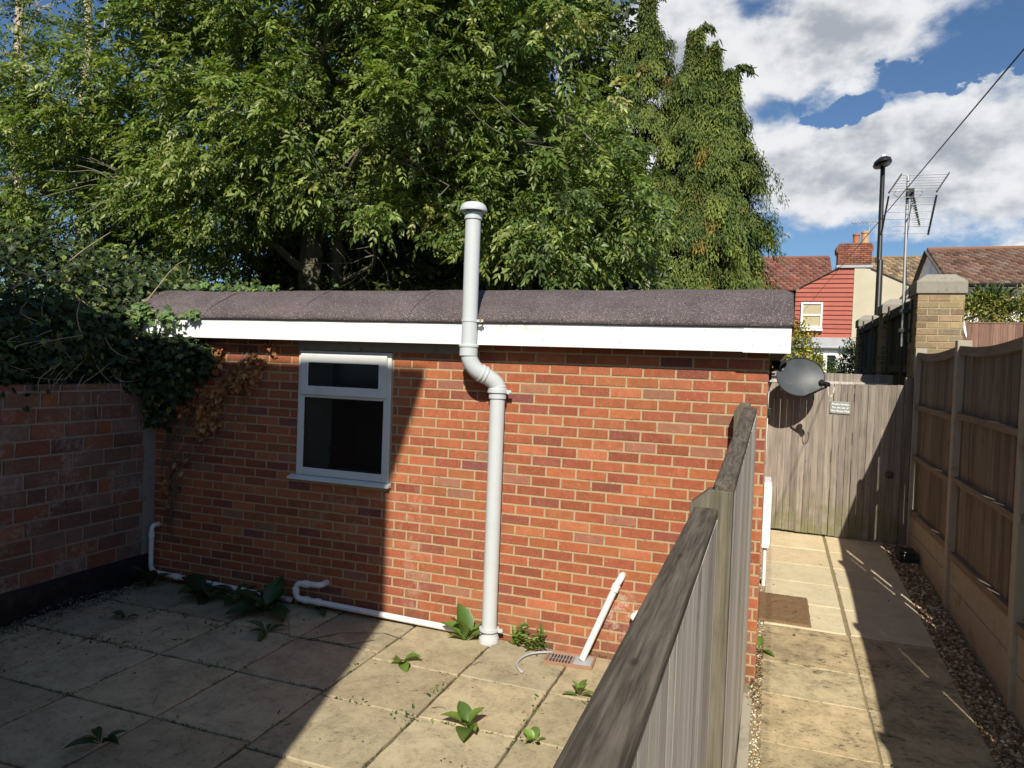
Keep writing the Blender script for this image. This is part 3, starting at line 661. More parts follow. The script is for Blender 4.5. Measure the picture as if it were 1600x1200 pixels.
# ------------------------------------------------------------------ right hand fence
rf = thing('panel_fence', 'tall brown panel fence with concrete posts and gravel boards', 'fence', (1.52, 5.9, 0))
XF = 1.49; ptop = 2.35
posts = [8.745, 6.95, 5.23, 3.48, 1.7, 0.0, -1.75]
for i, y in enumerate(posts):
    mb = MB(); zt = 2.40+(.02 if i == 2 else 0)
    mb.box(XF, XF+.11, y-.045, y+.045, -.4, zt); mb.build('post', M_conc, rf, bevel=.006)
for i in range(len(posts)-1):
    y1, y0 = posts[i]-.05, posts[i+1]+.05; gzt = PZ((y0+y1)/2)
    zt = .51+.04*((y0+y1)/2-6)/1.75+.035
    mb = MB(); zm = (gzt+zt)/2+.02
    mb.box(XF+.03, XF+.075, y0, y1, -.4, zm-.003); mb.box(XF+.03, XF+.075, y0, y1, zm+.003, zt); mb.build('gravel_board', M_conc, rf, bevel=.004)
    # panel: boards with feathered edges and a few open joints that let slits of sun through
    sag = .035
    ztop = lambda y, a=y0, b=y1: ptop-.005-sag*math.sin(math.pi*(y-a)/(b-a))
    mb = MB(); y = y0
    while y < y1-.02:
        w_ = random.uniform(.095, .125); ye = min(y+w_, y1); t = random.uniform(.78, 1.15)
        oa = random.choice([.0, .002, .004]); ob = random.uniform(.013, .026) if random.random() < .17 else 0
        X_ = XF+.0545; oc = random.uniform(.1, 1)
        vs = [(X_+oa+ob, y, zt+.04), (X_+oa, ye, zt+.04), (X_+oa, ye, ztop(ye)), (X_+oa+ob*oc, y, ztop(y)),
              (X_+oa+ob+.009, y, zt+.04), (X_+oa+.009, ye, zt+.04), (X_+oa+.009, ye, ztop(ye)), (X_+oa+ob*oc+.009, y, ztop(y))]
        mb.add(vs, [(0, 3, 2, 1), (4, 5, 6, 7), (0, 1, 5, 4), (2, 3, 7, 6), (0, 4, 7, 3), (1, 2, 6, 5)], (t, t, t))
        y = ye-(.006 if random.random() < .5 else -.0004)
    mb.build('boards', M_brown, rf)
    for nm, z, hh in (('top_rail', None, .075), ('middle_rail', 1.745, .05), ('lower_middle_rail', 1.20, .05), ('bottom_rail', zt+.035, .06)):
        mb = MB(); n_ = 10
        for k in range(n_):
            ya, yb = y0+(y1-y0)*k/n_, y0+(y1-y0)*(k+1)/n_
            za, zb = (ztop(ya)-hh/2+.008, ztop(yb)-hh/2+.008) if z is None else (z, z)
            if 'middle' in nm: za += .03*((ya-y0)/(y1-y0))-.01; zb += .03*((yb-y0)/(y1-y0))-.01
            f = 0 if k == 0 else 1
            vs = [(x, yy_, zz+s_*hh/2) for yy_, zz in ((ya, za), (yb, zb)) for x in (XF+.018, XF+.054) for s_ in (-1, 1)]
            F6 = [(0, 4, 5, 1), (2, 3, 7, 6), (0, 2, 6, 4), (1, 5, 7, 3)]
            if k == 0: F6.append((0, 1, 3, 2))
            if k == n_-1: F6.append((4, 6, 7, 5))
            mb.add(vs, F6, rnd=.3)
        mb.build(nm, M_brownrail, rf)

# ------------------------------------------------------------------ gate
GY = 8.75
gt = thing('garden_gate', 'tall weathered board gate closing the path beyond the dish', 'gate', (.1, GY, .2))
mb = MB(); x = .012; bw = (1.405-.012)/20
for i in range(20):
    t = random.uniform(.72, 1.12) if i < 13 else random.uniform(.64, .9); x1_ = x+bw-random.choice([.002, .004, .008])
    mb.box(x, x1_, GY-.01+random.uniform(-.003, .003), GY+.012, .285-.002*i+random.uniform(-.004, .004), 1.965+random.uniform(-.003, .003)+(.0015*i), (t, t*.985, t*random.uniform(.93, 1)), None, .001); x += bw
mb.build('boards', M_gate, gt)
mb = MB(); mb.box(.05, 1.39, GY+.0125, GY+.05, 1.78, 1.88); mb.box(.05, 1.39, GY+.0125, GY+.05, .42, .52); mb.beam((.1, GY+.034, .52), (1.3, GY+.034, 1.77), .09, .034, (0, 1, 0)); mb.build('brace', M_post, gt)
mb = MB(); mb.lathe((1.30, GY-.01, 1.0), [(.045, 0), (.045, .006), (.032, .008), (.032, .02), (.012, .024), (.001, .025)], 20, axis=(0, -1, 0)); mb.build('latch_ring', M_rail, gt, smooth=40)
mb = MB(); mb.box(1.41, 1.485, GY-.04, GY+.05, -.2, 2.08); mb.build('gate_post', M_brown, gt, bevel=.005)
sg = thing('gate_sign', 'small grey green notice screwed to the gate boards', 'sign', (.77, GY-.02, 1.72))
SG = Matrix.Translation((.775, GY-.022, 1.715))@Matrix.Rotation(R_(1.5), 4, 'Y')
mb = MB(); mb.box(-.105, .105, -.003, .003, -.068, .068, M=SG); mb.build('plate', mat_plain('sign_plate', (.25, .27, .25), .4, .08, 10), sg, bevel=.002)
mb = MB()
for a, b in ((-.095, .058), (.095, .058), (-.095, -.058), (.095, -.058)):
    p = SG@Vector((a, -.0031, b)); mb.lathe(p, [(.004, 0), (.004, .002), (.001, .003)], 8, axis=(0, -1, 0))
mb.each('screw', M_dark, sg)
M_letter = mat_plain('white_lettering', (.85, .86, .84), .5, .02)
for k, s_ in enumerate(("Private Garden", "For the use of", "The House Only")):
    cu = bpy.data.curves.new('lettering', 'FONT'); cu.body = s_; cu.size = .029; cu.align_x = 'CENTER'; cu.align_y = 'CENTER'; cu.extrude = .0005; cu.offset = .0006
    to = bpy.data.objects.new('tmp', cu); COL.objects.link(to)
    me = bpy.data.meshes.new_from_object(to.evaluated_get(bpy.context.evaluated_depsgraph_get())); bpy.data.objects.remove(to)
    me.materials.clear(); me.materials.append(M_letter)
    lo = bpy.data.objects.new('lettering', me); COL.objects.link(lo); lo.parent = sg
    lo.matrix_local = Matrix.Translation(Vector(SG.translation)-sg.location+Vector((0, -.0042, .038-.038*k)))@Matrix.Rotation(R_(1.5), 4, 'Y')@Matrix.Rotation(R_(90), 4, 'X')

# ------------------------------------------------------------------ things on the side wall
dish = thing('satellite_dish', 'grey oval satellite dish on the end wall above the gate', 'satellite dish', (0.0, 8.15, 2.0))
Nn = Vector((.30, -.88, .30)).normalized(); Up = (Vector((-.16, 0, 1))-Nn*Nn.dot(Vector((-.16, 0, 1)))).normalized(); Rt = Up.cross(Nn)*-1
Rt = Nn.cross(Up)*-1
dc = Vector((.335, 8.36, 2.045)); a_, b_ = .262, .218
vs = []; fs = []; nr, ns = 8, 48
for side in (0, 1):
    for i in range(nr+1):
        r = i/nr
        for k in range(ns):
            an = 2*math.pi*k/ns; u, v_ = a_*r*math.cos(an), b_*r*math.sin(an)
            dpt = -.055*(1-r*r)-(.004 if side else 0)
            vs.append(dc+Rt*u+Up*v_+Nn*dpt)
nn = (nr+1)*ns
for i in range(nr):
    for k in range(ns):
        q = (i*ns+k, i*ns+(k+1) % ns, (i+1)*ns+(k+1) % ns, (i+1)*ns+k)
        fs.append(q); fs.append(tuple(nn+j for j in q[::-1]))
fs += [(nr*ns+k, nr*ns+(k+1) % ns, nn+nr*ns+(k+1) % ns, nn+nr*ns+k) for k in range(ns)]
M_dish = mat_plain('dish_grey', (.058, .066, .072), .5, .25, 9, .05, .45, dirt=(.10, .10, .09, .6))
npmesh('reflector', np.array([tuple(p) for p in vs]), fs, M_dish, dish, smooth=60)
mb = MB(); rim = [dc+Rt*a_*math.cos(2*math.pi*k/48)+Up*b_*math.sin(2*math.pi*k/48) for k in range(49)]; mb.tube(rim, .006, 6, cap=False); mb.build('rim', M_dark, dish, smooth=True)
low = dc-Up*(b_+.005)
lnb = dc-Up*.185+Nn*.30+Rt*.10
mb = MB(); mb.tube([low-Nn*.05, low+Nn*.02, lnb-Up*.035], [.011, .011, .009], 8); mb.build('arm', M_dark, dish, smooth=40)
mb = MB(); dirn = (dc-lnb).normalized(); mb.lathe(lnb, [(.001, -.05), (.028, -.045), (.028, .0), (.02, .01), (.024, .02), (.038, .05), (.038, .058), (.001, .06)], 18, axis=dirn); mb.build('receiver', M_dark, dish, smooth=40)
mb = MB(); mb.lathe(lnb+dirn*.0605, [(.035, 0), (.033, .004), (.001, .006)], 18, axis=dirn); mb.build('receiver_cap', M_lead, dish, smooth=40)
mb = MB(); pb = lnb-dirn*.04; mb.tube(arc(pb, pb-Vector((.0, 0, .17)), pb+Vector((.05, .02, -.10)), 10)+arc(pb+Vector((.05, .02, -.10)), pb+Vector((.075, .03, -.02)), pb+Vector((.045, .03, -.0)), 6), .0045, 8); mb.build('cable_loop', M_pipewhite, dish, smooth=True)
mb = MB(); mb.box(0.008, .02, 8.25, 8.37, 1.93, 2.13); mb.tube([(.02, 8.31, 2.03), (.12, 8.35, 2.03), (.16, 8.39, 1.97)], .017, 10); mb.tube([(.16, 8.39, 1.9), (.16, 8.39, 2.08)], .019, 10); mb.tube([(.16, 8.40, 2.0), tuple(dc-Nn*.085)], .022, 10); mb.build('bracket', M_steel, dish, smooth=40)
sl = thing('security_lamp', 'black hooded lamp head on the end wall left of dish', 'lamp', (.02, 7.8, 2.12))
mb = MB(); mb.box(.008, .035, 7.75, 7.83, 2.0, 2.16); mb.tube([(.03, 7.79, 2.10), (.075, 7.79, 2.12)], .02, 10); mb.build('bracket', M_dark, sl)
mb = MB(); mb.lathe((.10, 7.78, 2.16), [(.001, -.075), (.03, -.07), (.05, -.035), (.055, .02), (.058, .05), (.052, .052), (.045, .02), (.001, 0)], 20, axis=(.75, -.35, -.42)); mb.build('hood', M_dark, sl, smooth=40)
mb = MB(); mb.box(.035, .065, 7.745, 7.749, 2.05, 2.075); mb.build('sticker', mat_plain('pink_sticker', (.6, .22, .22), .5), sl)
jb = thing('junction_box', 'small black junction box with white cable under the dish', 'junction box', (.01, 8.0, 1.66))
mb = MB(); mb.box(.008, .05, 7.97, 8.05, 1.62, 1.70); mb.build('box', M_dark, jb, bevel=.004)
mb = MB(); mb.tube([(.018, 8.0, 1.98), (.014, 8.01, 1.8), (.016, 8.01, 1.70)], .004, 8); mb.tube([(.014, 8.01, 1.62), (.012, 8.0, 1.4), (.014, 8.0, 1.1)], .004, 8); mb.build('cable', M_pipewhite, jb, smooth=True)
mt = thing('meter_box', 'white meter cabinet fixed to the end wall of the outbuilding', 'meter box', (.04, 6.95, .3))
mb = MB(); mb.box(.008, .072, 6.85, 7.27, .47, 1.07); mb.build('cabinet', M_white, mt, bevel=.008)
mb = MB(); mb.box(.0725, .079, 6.88, 7.24, .50, 1.03); mb.build('door', M_white, mt, bevel=.003)
mb = MB(); mb.tube([(.04, 6.9, .47), (.04, 6.9, .1)], .017, 12); mb.build('conduit', M_pipewhite, mt, smooth=40)
mb = MB(); mb.lathe((.035, 6.849, 1.03), [(.008, 0), (.008, .005), (.003, .006)], 10, axis=(0, -1, 0)); mb.build('screw', M_frame, mt)

bb = thing('bait_box', 'black plastic bait box on the gravel by the fence post', 'bait box', (1.40, 8.2, .2))
mb = MB(); mb.box(1.33, 1.48, 8.08, 8.30, .20, .29); mb.build('body', M_dark, bb, bevel=.015)
mb = MB(); mb.box(1.322, 1.488, 8.072, 8.308, .29, .315); mb.build('lid', M_dark, bb, bevel=.008)
mb = MB()
for i in range(4): mb.box(1.345+i*.036, 1.357+i*.036, 8.073, 8.08, .205, .288)
mb.build('rib', M_dark, bb)

# doormat
NXm, NYm = 36, 54; vs = []; fs = []; X0, X1, Y0, Y1 = .0, .405, 6.03, 6.66
for j in range(NYm+1):
    for i in range(NXm+1):
        e = min(i, NXm-i, j, NYm-j)
        x = X0+(X1-X0)*i/NXm; y = Y0+(Y1-Y0)*j/NYm
        ov = abs(math.hypot((x-.2)/.12, (y-6.33)/.2)-1)
        z = PZ(y)+.004+(.014 if e > 0 else 0)+random.uniform(-.002, .002)-(.004 if ov < .12 else 0)
        vs.append((x+(random.uniform(-.004, .004) if e == 0 else 0), y+(random.uniform(-.004, .004) if e == 0 else 0), z))
for j in range(NYm):
    for i in range(NXm): q = j*(NXm+1)+i; fs.append((q, q+1, q+NXm+2, q+NXm+1))
tag(npmesh('doormat', np.array(vs), fs, M_coir, smooth=True, base=(.2, 6.3, PZ(6.3))), 'worn brown coir doormat on the path against the brick wall', 'doormat')

# ------------------------------------------------------------------ piers and dark fence beyond the gate
def cap(mb, x0, x1, y0, y1, z0, z1, ch):
    mb.add([(x0, y0, z0), (x1, y0, z0), (x1, y1, z0), (x0, y1, z0), (x0, y0, z1-ch), (x1, y0, z1-ch), (x1, y1, z1-ch), (x0, y1, z1-ch),
            (x0+ch*1.3, y0+ch*.9, z1), (x1-ch*1.3, y0+ch*.9, z1), (x1-ch*1.3, y1-ch*.9, z1), (x0+ch*1.3, y1-ch*.9, z1)],
           [(3, 2, 1, 0), (0, 1, 5, 4), (1, 2, 6, 5), (2, 3, 7, 6), (3, 0, 4, 7), (4, 5, 9, 8), (5, 6, 10, 9), (6, 7, 11, 10), (7, 4, 8, 11), (8, 9, 10, 11)])
pl = ('yellow brick pier with chamfered stone cap nearest the gate', 'middle yellow brick pier rising above the dark fence', 'farthest yellow brick pier, nearest the cream house wall')
for k, (x0, y0, wd) in enumerate(((1.575, 9.22, .46), (1.60, 12.0, .46), (1.60, 15.0, .46))):
    t = thing('brick_pier', pl[k], 'pier', (x0+.2, y0+.2, -.6), 'brick piers with stone caps')
    mb = MB(); mb.box(x0, x0+wd, y0, y0+.46, -.6, 3.04); mb.build('core', M_mortar, t)
    mb = MB()
    bricks(mb, x0-.005, x0+wd+.005, 1.2, 3.04, .0765, .225, .010, lambda u, v, w_: (u, y0-w_, v), (), PALY, .006)
    bricks(mb, y0, y0+.46, 1.2, 3.04, .0765, .225, .010, lambda u, v, w_: (x0-w_, u, v), (), PALY, .006)
    bricks(mb, y0, y0+.46, 1.2, 3.04, .0765, .225, .010, lambda u, v, w_: (x0+wd+w_, u, v), (), PALY, .006)
    mb.build('brickwork', M_pierbrick, t)
    mb = MB(); cap(mb, x0-.025, x0+wd+.025, y0-.025, y0+.485, 3.045, 3.27, .085); mb.build('cap', M_coping, t, bevel=.008)
for k, (y0, y1) in enumerate(((9.72, 11.98), (12.5, 14.98))):
    t = thing('dark_fence', ('dark stained fence panel between the nearest and middle piers', 'dark stained fence panel between the middle and farthest piers')[k], 'fence', (1.66, (y0+y1)/2, .2), 'dark fence panels between piers')
    mb = MB(); boards_y(mb, 1.64, y0, y1, lambda y: .2, lambda y: 3.06, .13, .018, (.001, .003), .004, .3); mb.build('boards', M_black, t)
    mb = MB()
    for z in (1.5, 2.2, 2.96): mb.box(1.60, 1.638, y0, y1, z-.05, z+.05)
    mb.build('rail', M_black, t, bevel=.004)
    for yp in ((y0+y1)/2-.6, (y0+y1)/2+.6):
        mb = MB(); mb.box(1.585, 1.6, yp-.05, yp+.05, .2, 3.1); mb.build('post', M_black, t)
t = thing('back_fence', 'low weathered board fence just behind the gate', 'fence', (.7, 10.5, .2))
mb = MB(); x = -.1
while x < 1.5:
    q = random.uniform(.8, 1.1); mb.box(x, x+.115, 10.5, 10.518, .2, 2.11, (q, q, q), None, .001); x += .118
mb.build('boards', M_gate, t)
mb = MB(); mb.box(-.1, 1.5, 10.455, 10.499, 1.96, 2.0); mb.build('rail', M_wood, t)
t = thing('red_brown_fence', 'sunlit red brown board fence below the yellow green shrub', 'fence', (4.5, 13, .2))
mb = MB(); x = 2.3
while x < 8:
    q = random.uniform(.75, 1.15); mb.box(x, x+.095, 13, 13.018, .2, 2.985, (q, q, q), None, .001); x += .098
mb.build('boards', M_redfence, t)
mb = MB(); mb.box(2.3, 8, 12.99, 13.03, 2.99, 3.01); mb.build('capping', M_redfence, t)
t = thing('white_dish', 'white satellite dish seen edge on beside the nearest pier', 'satellite dish', (2.12, 9.75, 2.5))
mb = MB(); mb.lathe((2.13, 9.72, 2.74), [(.001, -.03), (.06, -.026), (.12, -.010), (.165, .014), (.168, .02), (.12, -.002), (.001, -.02)], 32, axis=(.93, -.30, .2)); mb.build('reflector', M_whitewall, t, smooth=50)
mb = MB(); mb.tube([(2.04, 9.6, 2.72), (2.10, 9.72, 2.74)], .02, 10); mb.build('bracket', M_steel, t)

# ------------------------------------------------------------------ TV aerial on its mast
ae = thing('tv_aerial', 'large grid television aerial on a slim metal mast', 'aerial', (1.48, 9.6, 2.5))
mb = MB(); mb.tube([(1.485, 9.55, 2.45), (1.47, 9.6, 4.48)], .017, 12); mb.build('mast', M_steel, ae, smooth=40)
mb = MB(); mb.box(1.44, 1.575, 9.5, 9.6, 2.62, 2.66); mb.box(1.44, 1.575, 9.5, 9.6, 2.85, 2.89); mb.box(1.55, 1.572, 9.48, 9.62, 2.5, 3.0); mb.build('wall_bracket', M_dark, ae, bevel=.003)
A0 = Vector((1.48, 9.5, 4.27)); XR = Vector((1, .10, 0)).normalized(); Bk = Vector((.10, -1, 0)).normalized()
UPA = (Vector((0, 0, 1))*.90-Bk*-.42)
for s_ in (1, -1):
    t_up = (Vector((.13, .12, .22)) if s_ > 0 else Vector((-.045, .10, -.41))).normalized()
    root = A0+Vector((.03, 0, .02*s_-.02))
    Lp = .27 if s_ > 0 else .42
    mb = MB(); nrod = 7 if s_ > 0 else 6
    for k in range(nrod):
        p = root+t_up*(.02+Lp*k/(nrod-1)); mb.tube([p-XR*.25, p+XR*.25], .0042, 6)
    mb.each('reflector_rod', M_steel, ae)
    for q in (-1, 1):
        mb = MB(); mb.beam(root+XR*.255*q+t_up*.0, root+XR*.255*q+t_up*(Lp+.04), .034, .014, tuple(XR)); mb.build('side_bar', M_dark, ae)
mb = MB(); bend = A0+Vector((.32, 1.2, -.16)); mb.beam(A0+Vector((.02, -.05, 0)), bend, .02, .02); mb.build('boom', M_dark, ae)
mb = MB()
for k in range(13):
    p = A0.lerp(bend, .12+.86*k/12)
    for q in (-.03, .03): mb.tube([p+Vector((0, 0, q))-XR*.07, p+Vector((0, 0, q))+XR*.07], .0028, 6)
    mb.tube([p-Vector((0, 0, .035)), p+Vector((0, 0, .035))], .004, 6)
mb.each('director', M_steel, ae, 3)
mb = MB()
for q in (-1, 1):
    c = A0+Bk*-.06+XR*.08*q; mb.tube([c+XR*.075*math.cos(a)+Vector((0, 0, .04*math.sin(a))) for a in [2*math.pi*k/16 for k in range(17)]], .0045, 6, cap=False)
mb.each('dipole', M_steel, ae)
mb = MB(); mb.box(A0.x-.03, A0.x+.05, A0.y+.0, A0.y+.08, A0.z-.06, A0.z+.05); mb.build('clamp', M_dark, ae, bevel=.006)
mb = MB(); mb.beam(A0+Vector((0, .02, -.30)), A0+Vector((.13, .5, .05)), .012, .012); mb.build('stay', M_steel, ae)
mb = MB(); mb.tube([A0+Vector((.02, 0, -.05)), (1.50, 9.58, 3.9), (1.478, 9.57, 3.6), (1.505, 9.55, 3.2), (1.49, 9.53, 2.7), (1.53, 9.5, 2.2)], .0045, 6); mb.build('cable', M_dark, ae, smooth=True)

# street lamp
ls = thing('street_lamp', 'black street lamp post with flat oval lantern and white sensor', 'street lamp', (2.15, 17, -.6))
mb = MB(); mb.tube([(2.16, 17, -.6), (2.15, 17, 4.6), (2.13, 17, 4.62), (2.115, 17, 6.60)], [.075, .062, .050, .046], 16); mb.build('pole', M_dark, ls, smooth=40)
mb = MB(); mb.box(2.04, 2.09, 16.93, 16.98, 4.55, 4.66); mb.build('control_box', M_dark, ls, bevel=.006)
vs = []; fs = []; S2 = 24; prof2 = [(.02, .13), (.10, .12), (.17, .07), (.19, 0), (.17, -.035), (.12, -.05), (.02, -.055)]
for (r, z) in prof2:
    for k in range(S2):
        an = 2*math.pi*k/S2; vs.append((2.09+r*.95*math.cos(an), 17-.1+r*1.6*math.sin(an), 6.63+z+.12*r*math.cos(an)*1.5))
for i in range(len(prof2)-1):
    for k in range(S2): fs.append((i*S2+k, (i+1)*S2+k, (i+1)*S2+(k+1) % S2, i*S2+(k+1) % S2))
fs += [tuple(range(S2)), tuple((len(prof2)-1)*S2+k for k in range(S2))[::-1]]
npmesh('lantern', np.array(vs), fs, M_dark, ls, smooth=50)
mb = MB(); mb.lathe((2.11, 16.95, 6.75), [(.05, 0), (.05, .07), (.04, .085), (.001, .088)], 16); mb.build('sensor', M_whitewall, ls, smooth=40)

# overhead cable: far house to a pole behind the photographer
far = Vector((1.1, 30, 4.5)); near = Vector((1.342, 5, 4.03)); dcab = (near-far)/25
endp = far+dcab*39
mb = MB(); pts = []
for k in range(31):
    t_ = k/30; p = far.lerp(endp, t_); p.z -= .10*4*t_*(1-t_)*0.0; pts.append(p)
mb.tube(pts, .005, 8); tag(mb.build('overhead_cable', M_dark, None, smooth=True, base=tuple(far)), 'thin black overhead cable slanting across the sky to red house', 'cable')
tp = thing('telegraph_pole', 'timber telegraph pole carrying the overhead cable', 'pole', (endp.x, endp.y, -.6))
mb = MB(); mb.tube([(endp.x, endp.y, -.6), (endp.x, endp.y, 5.2)], [.13, .09], 14); mb.build('shaft', M_bark, tp, smooth=40)
mb = MB(); mb.beam((endp.x-.3, endp.y+.1, 4.7), (endp.x+.3, endp.y+.1, 4.7), .06, .06); mb.build('crossarm', M_bark, tp)

# ------------------------------------------------------------------ house behind the photographer (throws the shadow)
hs = thing('terraced_house', 'brick house behind the patio whose shadow crosses the yard', 'house', (-6, -5, 0))
mb = MB(); mb.box(-12, -1.12, -9, -1.0, -.5, 6.52); mb.build('wall', M_brick, hs)
mb = MB(); mb.prism([(-1.12, -1.0, 6.45), (-1.12, -.999, 6.10), (-.93, -.98, 6.62), (-.93, -.98, 6.86)], (0, -.4, 0)); mb.build('bargeboard', M_white, hs)
mb = MB(); mb.prism([(-12.3, -.78, 6.82), (-12.3, -.78, 6.72), (-12.3, -9.2, 6.4), (-12.3, -5.1, 8.9), ], (11.4, 0, 0)); mb.build('roof', M_tile, hs)
mb = MB(); mb.box(-4.4, -3.2, -1.02, -.98, 1.0, 2.2); mb.box(-4.4, -3.2, -1.02, -.98, 3.8, 5.0); mb.each('window', M_white, hs)
mb = MB(); mb.box(-2.6, -1.7, -1.02, -.98, 0, 2.05); mb.build('door', M_lead, hs)

# ------------------------------------------------------------------ far houses
def tiles(mb, x0, x1, ye, ze, yr, zr, pal, tw=.30, tl=.30, clip=None):
    e = Vector((0, ye, ze)); r = Vector((0, yr, zr)); L = (r-e).length; n = max(1, round(L/tl)); d = (r-e)/n; dn_ = d.normalized(); up = Vector((1, 0, 0)).cross(dn_)
    for j in range(n):
        a = e+d*j; b = a+d*1.04; x = x0-(tw/2 if j % 2 else 0)
        while x < x1-.01:
            xa, xb = max(x, x0), min(x+tw, x1); x += tw
            if xb-xa < .04: continue
            mid = (xa+xb)/2
            if clip and not clip(mid, (a+b)/2): continue
            p = random.choice(pal); q = random.uniform(.75, 1.2); col = (p[0]*q, p[1]*q, p[2]*q); h = random.uniform(-.004, .006)
            prof_ = [(0, .012), (.12, .045), (.3, .05), (.45, .015), (.75, .008), (1, .014)]
            vs = []
            for pt, lift in ((a, .03), (b, 0.0)):
                for u, hh in prof_: vs.append(Vector((xa+(xb-xa)*u*.985, 0, 0))+pt+up*(hh+lift+h))
            k_ = len(prof_); fsx = [(i, i+1, k_+i+1, k_+i) for i in range(k_-1)]
            for u, hh in prof_: vs.append(Vector((xa+(xb-xa)*u*.985, 0, 0))+a+up*(-.01))
            fsx += [(2*k_+i, 2*k_+i+1, i+1, i) for i in range(k_-1)]
            mb.add(vs, fsx, col)
h1 = thing('red_boarded_house', 'far house half clad in red boards half cream render', 'house', (2.9, 30, -.6))
mb = MB(); mb.prism([(.90, 30.12, -.6), (2.92, 30.12, -.6), (2.92, 30.12, 6.33), (2.55, 30.12, 6.33), (.90, 30.12, 5.46)], (0, 3.5, 0)); mb.build('wall', M_whitewall, h1)
mb = MB(); z = 3.62
while z < 6.3:
    za, zb = z, min(z+.175, 6.3)
    def xl_(zz): return .88 if zz < 5.46 else .88+(zz-5.46)*(2.38-.88)/(6.3-5.46)
    q = random.uniform(.9, 1.08); vs = [(xl_(za), 30.03, za), (2.93, 30.03, za), (2.93, 30.075, zb), (xl_(zb), 30.075, zb), (xl_(za), 30.11, za), (2.93, 30.11, za), (2.93, 30.11, zb), (xl_(zb), 30.11, zb)]
    mb.add(vs, [(0, 1, 2, 3), (4, 5, 1, 0), (3, 2, 6, 7), (0, 3, 7, 4), (1, 5, 6, 2)], (.33*q, .075*q, .048*q)); z += .175
mb.build('weatherboarding', M_red, h1)
mb = MB(); mb.prism([(2.935, 30.02, -.6), (7.0, 30.02, -.6), (7.0, 30.02, 4.60), (3.55, 30.02, 6.24), (2.935, 30.02, 6.3)], (0, 3.5, 0)); mb.build('rendered_wall', M_render, h1)
mb = MB(); mb.beam((.80, 29.99, 5.44), (2.40, 29.99, 6.33), .03, .06, (0, 1, 0)); mb.beam((3.5, 29.98, 6.27), (6.9, 29.98, 4.66), .03, .04, (0, 1, 0)); mb.build('verge', M_rail, h1)
mb = MB(); pr = [(.20, .085, .06), (.24, .105, .075), (.16, .07, .055), (.20, .11, .085)]
tiles(mb, -7, 2.33, 30.5, 5.50, 34, 7.30, pr, .26, .30, clip=lambda x, p: x < .9 or p.z > 5.46+(x-.88)*.56+.05 or p.y > 33.6); mb.build('red_tile_roof', M_tile, h1)
mb = MB(); mb.box(-7, 2.3, 33.9, 34.1, 7.28, 7.40, (.22, .10, .07)); mb.box(3.5, 6.6, 33.9, 34.1, 7.24, 7.34, (.24, .16, .10)); mb.build('ridge_tiles', M_tile, h1, bevel=.03)
mb = MB(); pt_ = [(.27, .19, .11), (.22, .16, .10), (.32, .24, .15), (.18, .13, .085)]
tiles(mb, 3.52, 6.7, 30.6, 5.45, 34, 7.26, pt_, .26, .30, clip=lambda x, p: p.z > 6.30-(x-3.5)*.47+.03); mb.build('tan_tile_roof', M_tile, h1)
mb = MB(); mb.prism([(-7, 30.6, 5.42), (-7, 33.95, 7.2), (-7, 33.95, 5.4)], (9.3, 0, 0)); mb.prism([(3.52, 31.6, 5.9), (3.52, 33.95, 7.14), (3.52, 33.95, 5.4)], (3.1, 0, 0)); mb.box(-7, .86, 30.7, 33.9, -.6, 5.40); mb.build('roof_core', M_rail, h1)
mb = MB(); mb.box(2.30, 3.56, 29.98, 30.9, 6.30, 6.40); mb.build('flashing', M_lead, h1)
ch = bpy.data.objects.new('chimney', None); COL.objects.link(ch); ch.parent = h1; ch.location = Vector((2.9, 30.4, 6.4))-Vector(h1.location)
PALC = ([(.25, .09, .06), (.20, .075, .055), (.30, .12, .075), (.16, .08, .065)], [3, 3, 2, 1])
mb = MB(); mb.box(2.34, 3.50, 30.02, 30.85, 6.40, 6.85, (.22, .10, .07)); mb.prism([(2.34, 30.0, 6.85), (3.50, 30.0, 6.85), (3.56, 30.0, 6.98), (3.56, 30.0, 7.08), (3.46, 30.0, 7.24), (2.40, 30.0, 7.24), (2.27, 30.0, 7.1), (2.27, 30.0, 6.95)], (0, .86, 0), (.22, .10, .07)); mb.build('stack_core', M_pierbrick, ch)
mb = MB(); bricks(mb, 2.33, 3.51, 6.41, 7.22, .077, .225, .012, lambda u, v, w_: (u, 29.985-w_, v), (), PALC, .008); mb.build('stack_bricks', M_brick, ch)
for nm, x, m_, hh in (('chimney_pot', 2.98, M_terra, .42), ('chimney_pot', 3.28, M_buff, .50)):
    mb = MB(); mb.lathe((x, 30.4, 7.24), [(.13, 0), (.12, .04), (.115, hh-.1), (.14, hh-.08), (.14, hh-.03), (.115, hh-.02), (.115, hh), (.09, hh), (.09, hh-.1)], 20); mb.build(nm, m_, ch, smooth=40)
def farwin(x0, x1, z0, z1, y, mull=True):
    wv_ = bpy.data.objects.new('window', None); COL.objects.link(wv_); wv_.parent = h1; wv_.location = Vector((x0, y, z0))-Vector(h1.location)
    mb = MB(); ring(mb, x0, x1, z0, z1, .07, y-.05, y+.03)
    if mull: mb.box(x0+.07, x1-.07, y-.045, y+.03, (z0+z1)/2-.03, (z0+z1)/2+.03)
    mb.build('frame', M_white, wv_)
    mb = MB(); mb.box(x0+.07, x1-.07, y-.005, y+.0, z0+.07, z1-.07); mb.build('blind' if mull else 'pane', M_buffblind if mull else M_pane, wv_)
M_buffblind = mat_plain('window_blind', (.42, .36, .22), .5, .1, 3); M_pane = mat_plain('dark_pane', (.02, .022, .024), .08, .1, 3, 0, .6)
farwin(1.10, 1.88, 3.98, 4.97, 30.0)
mb = MB(); mb.box(1.06, 1.90, 29.86, 30.02, 3.86, 3.95); mb.build('window_sill', M_white, h1)
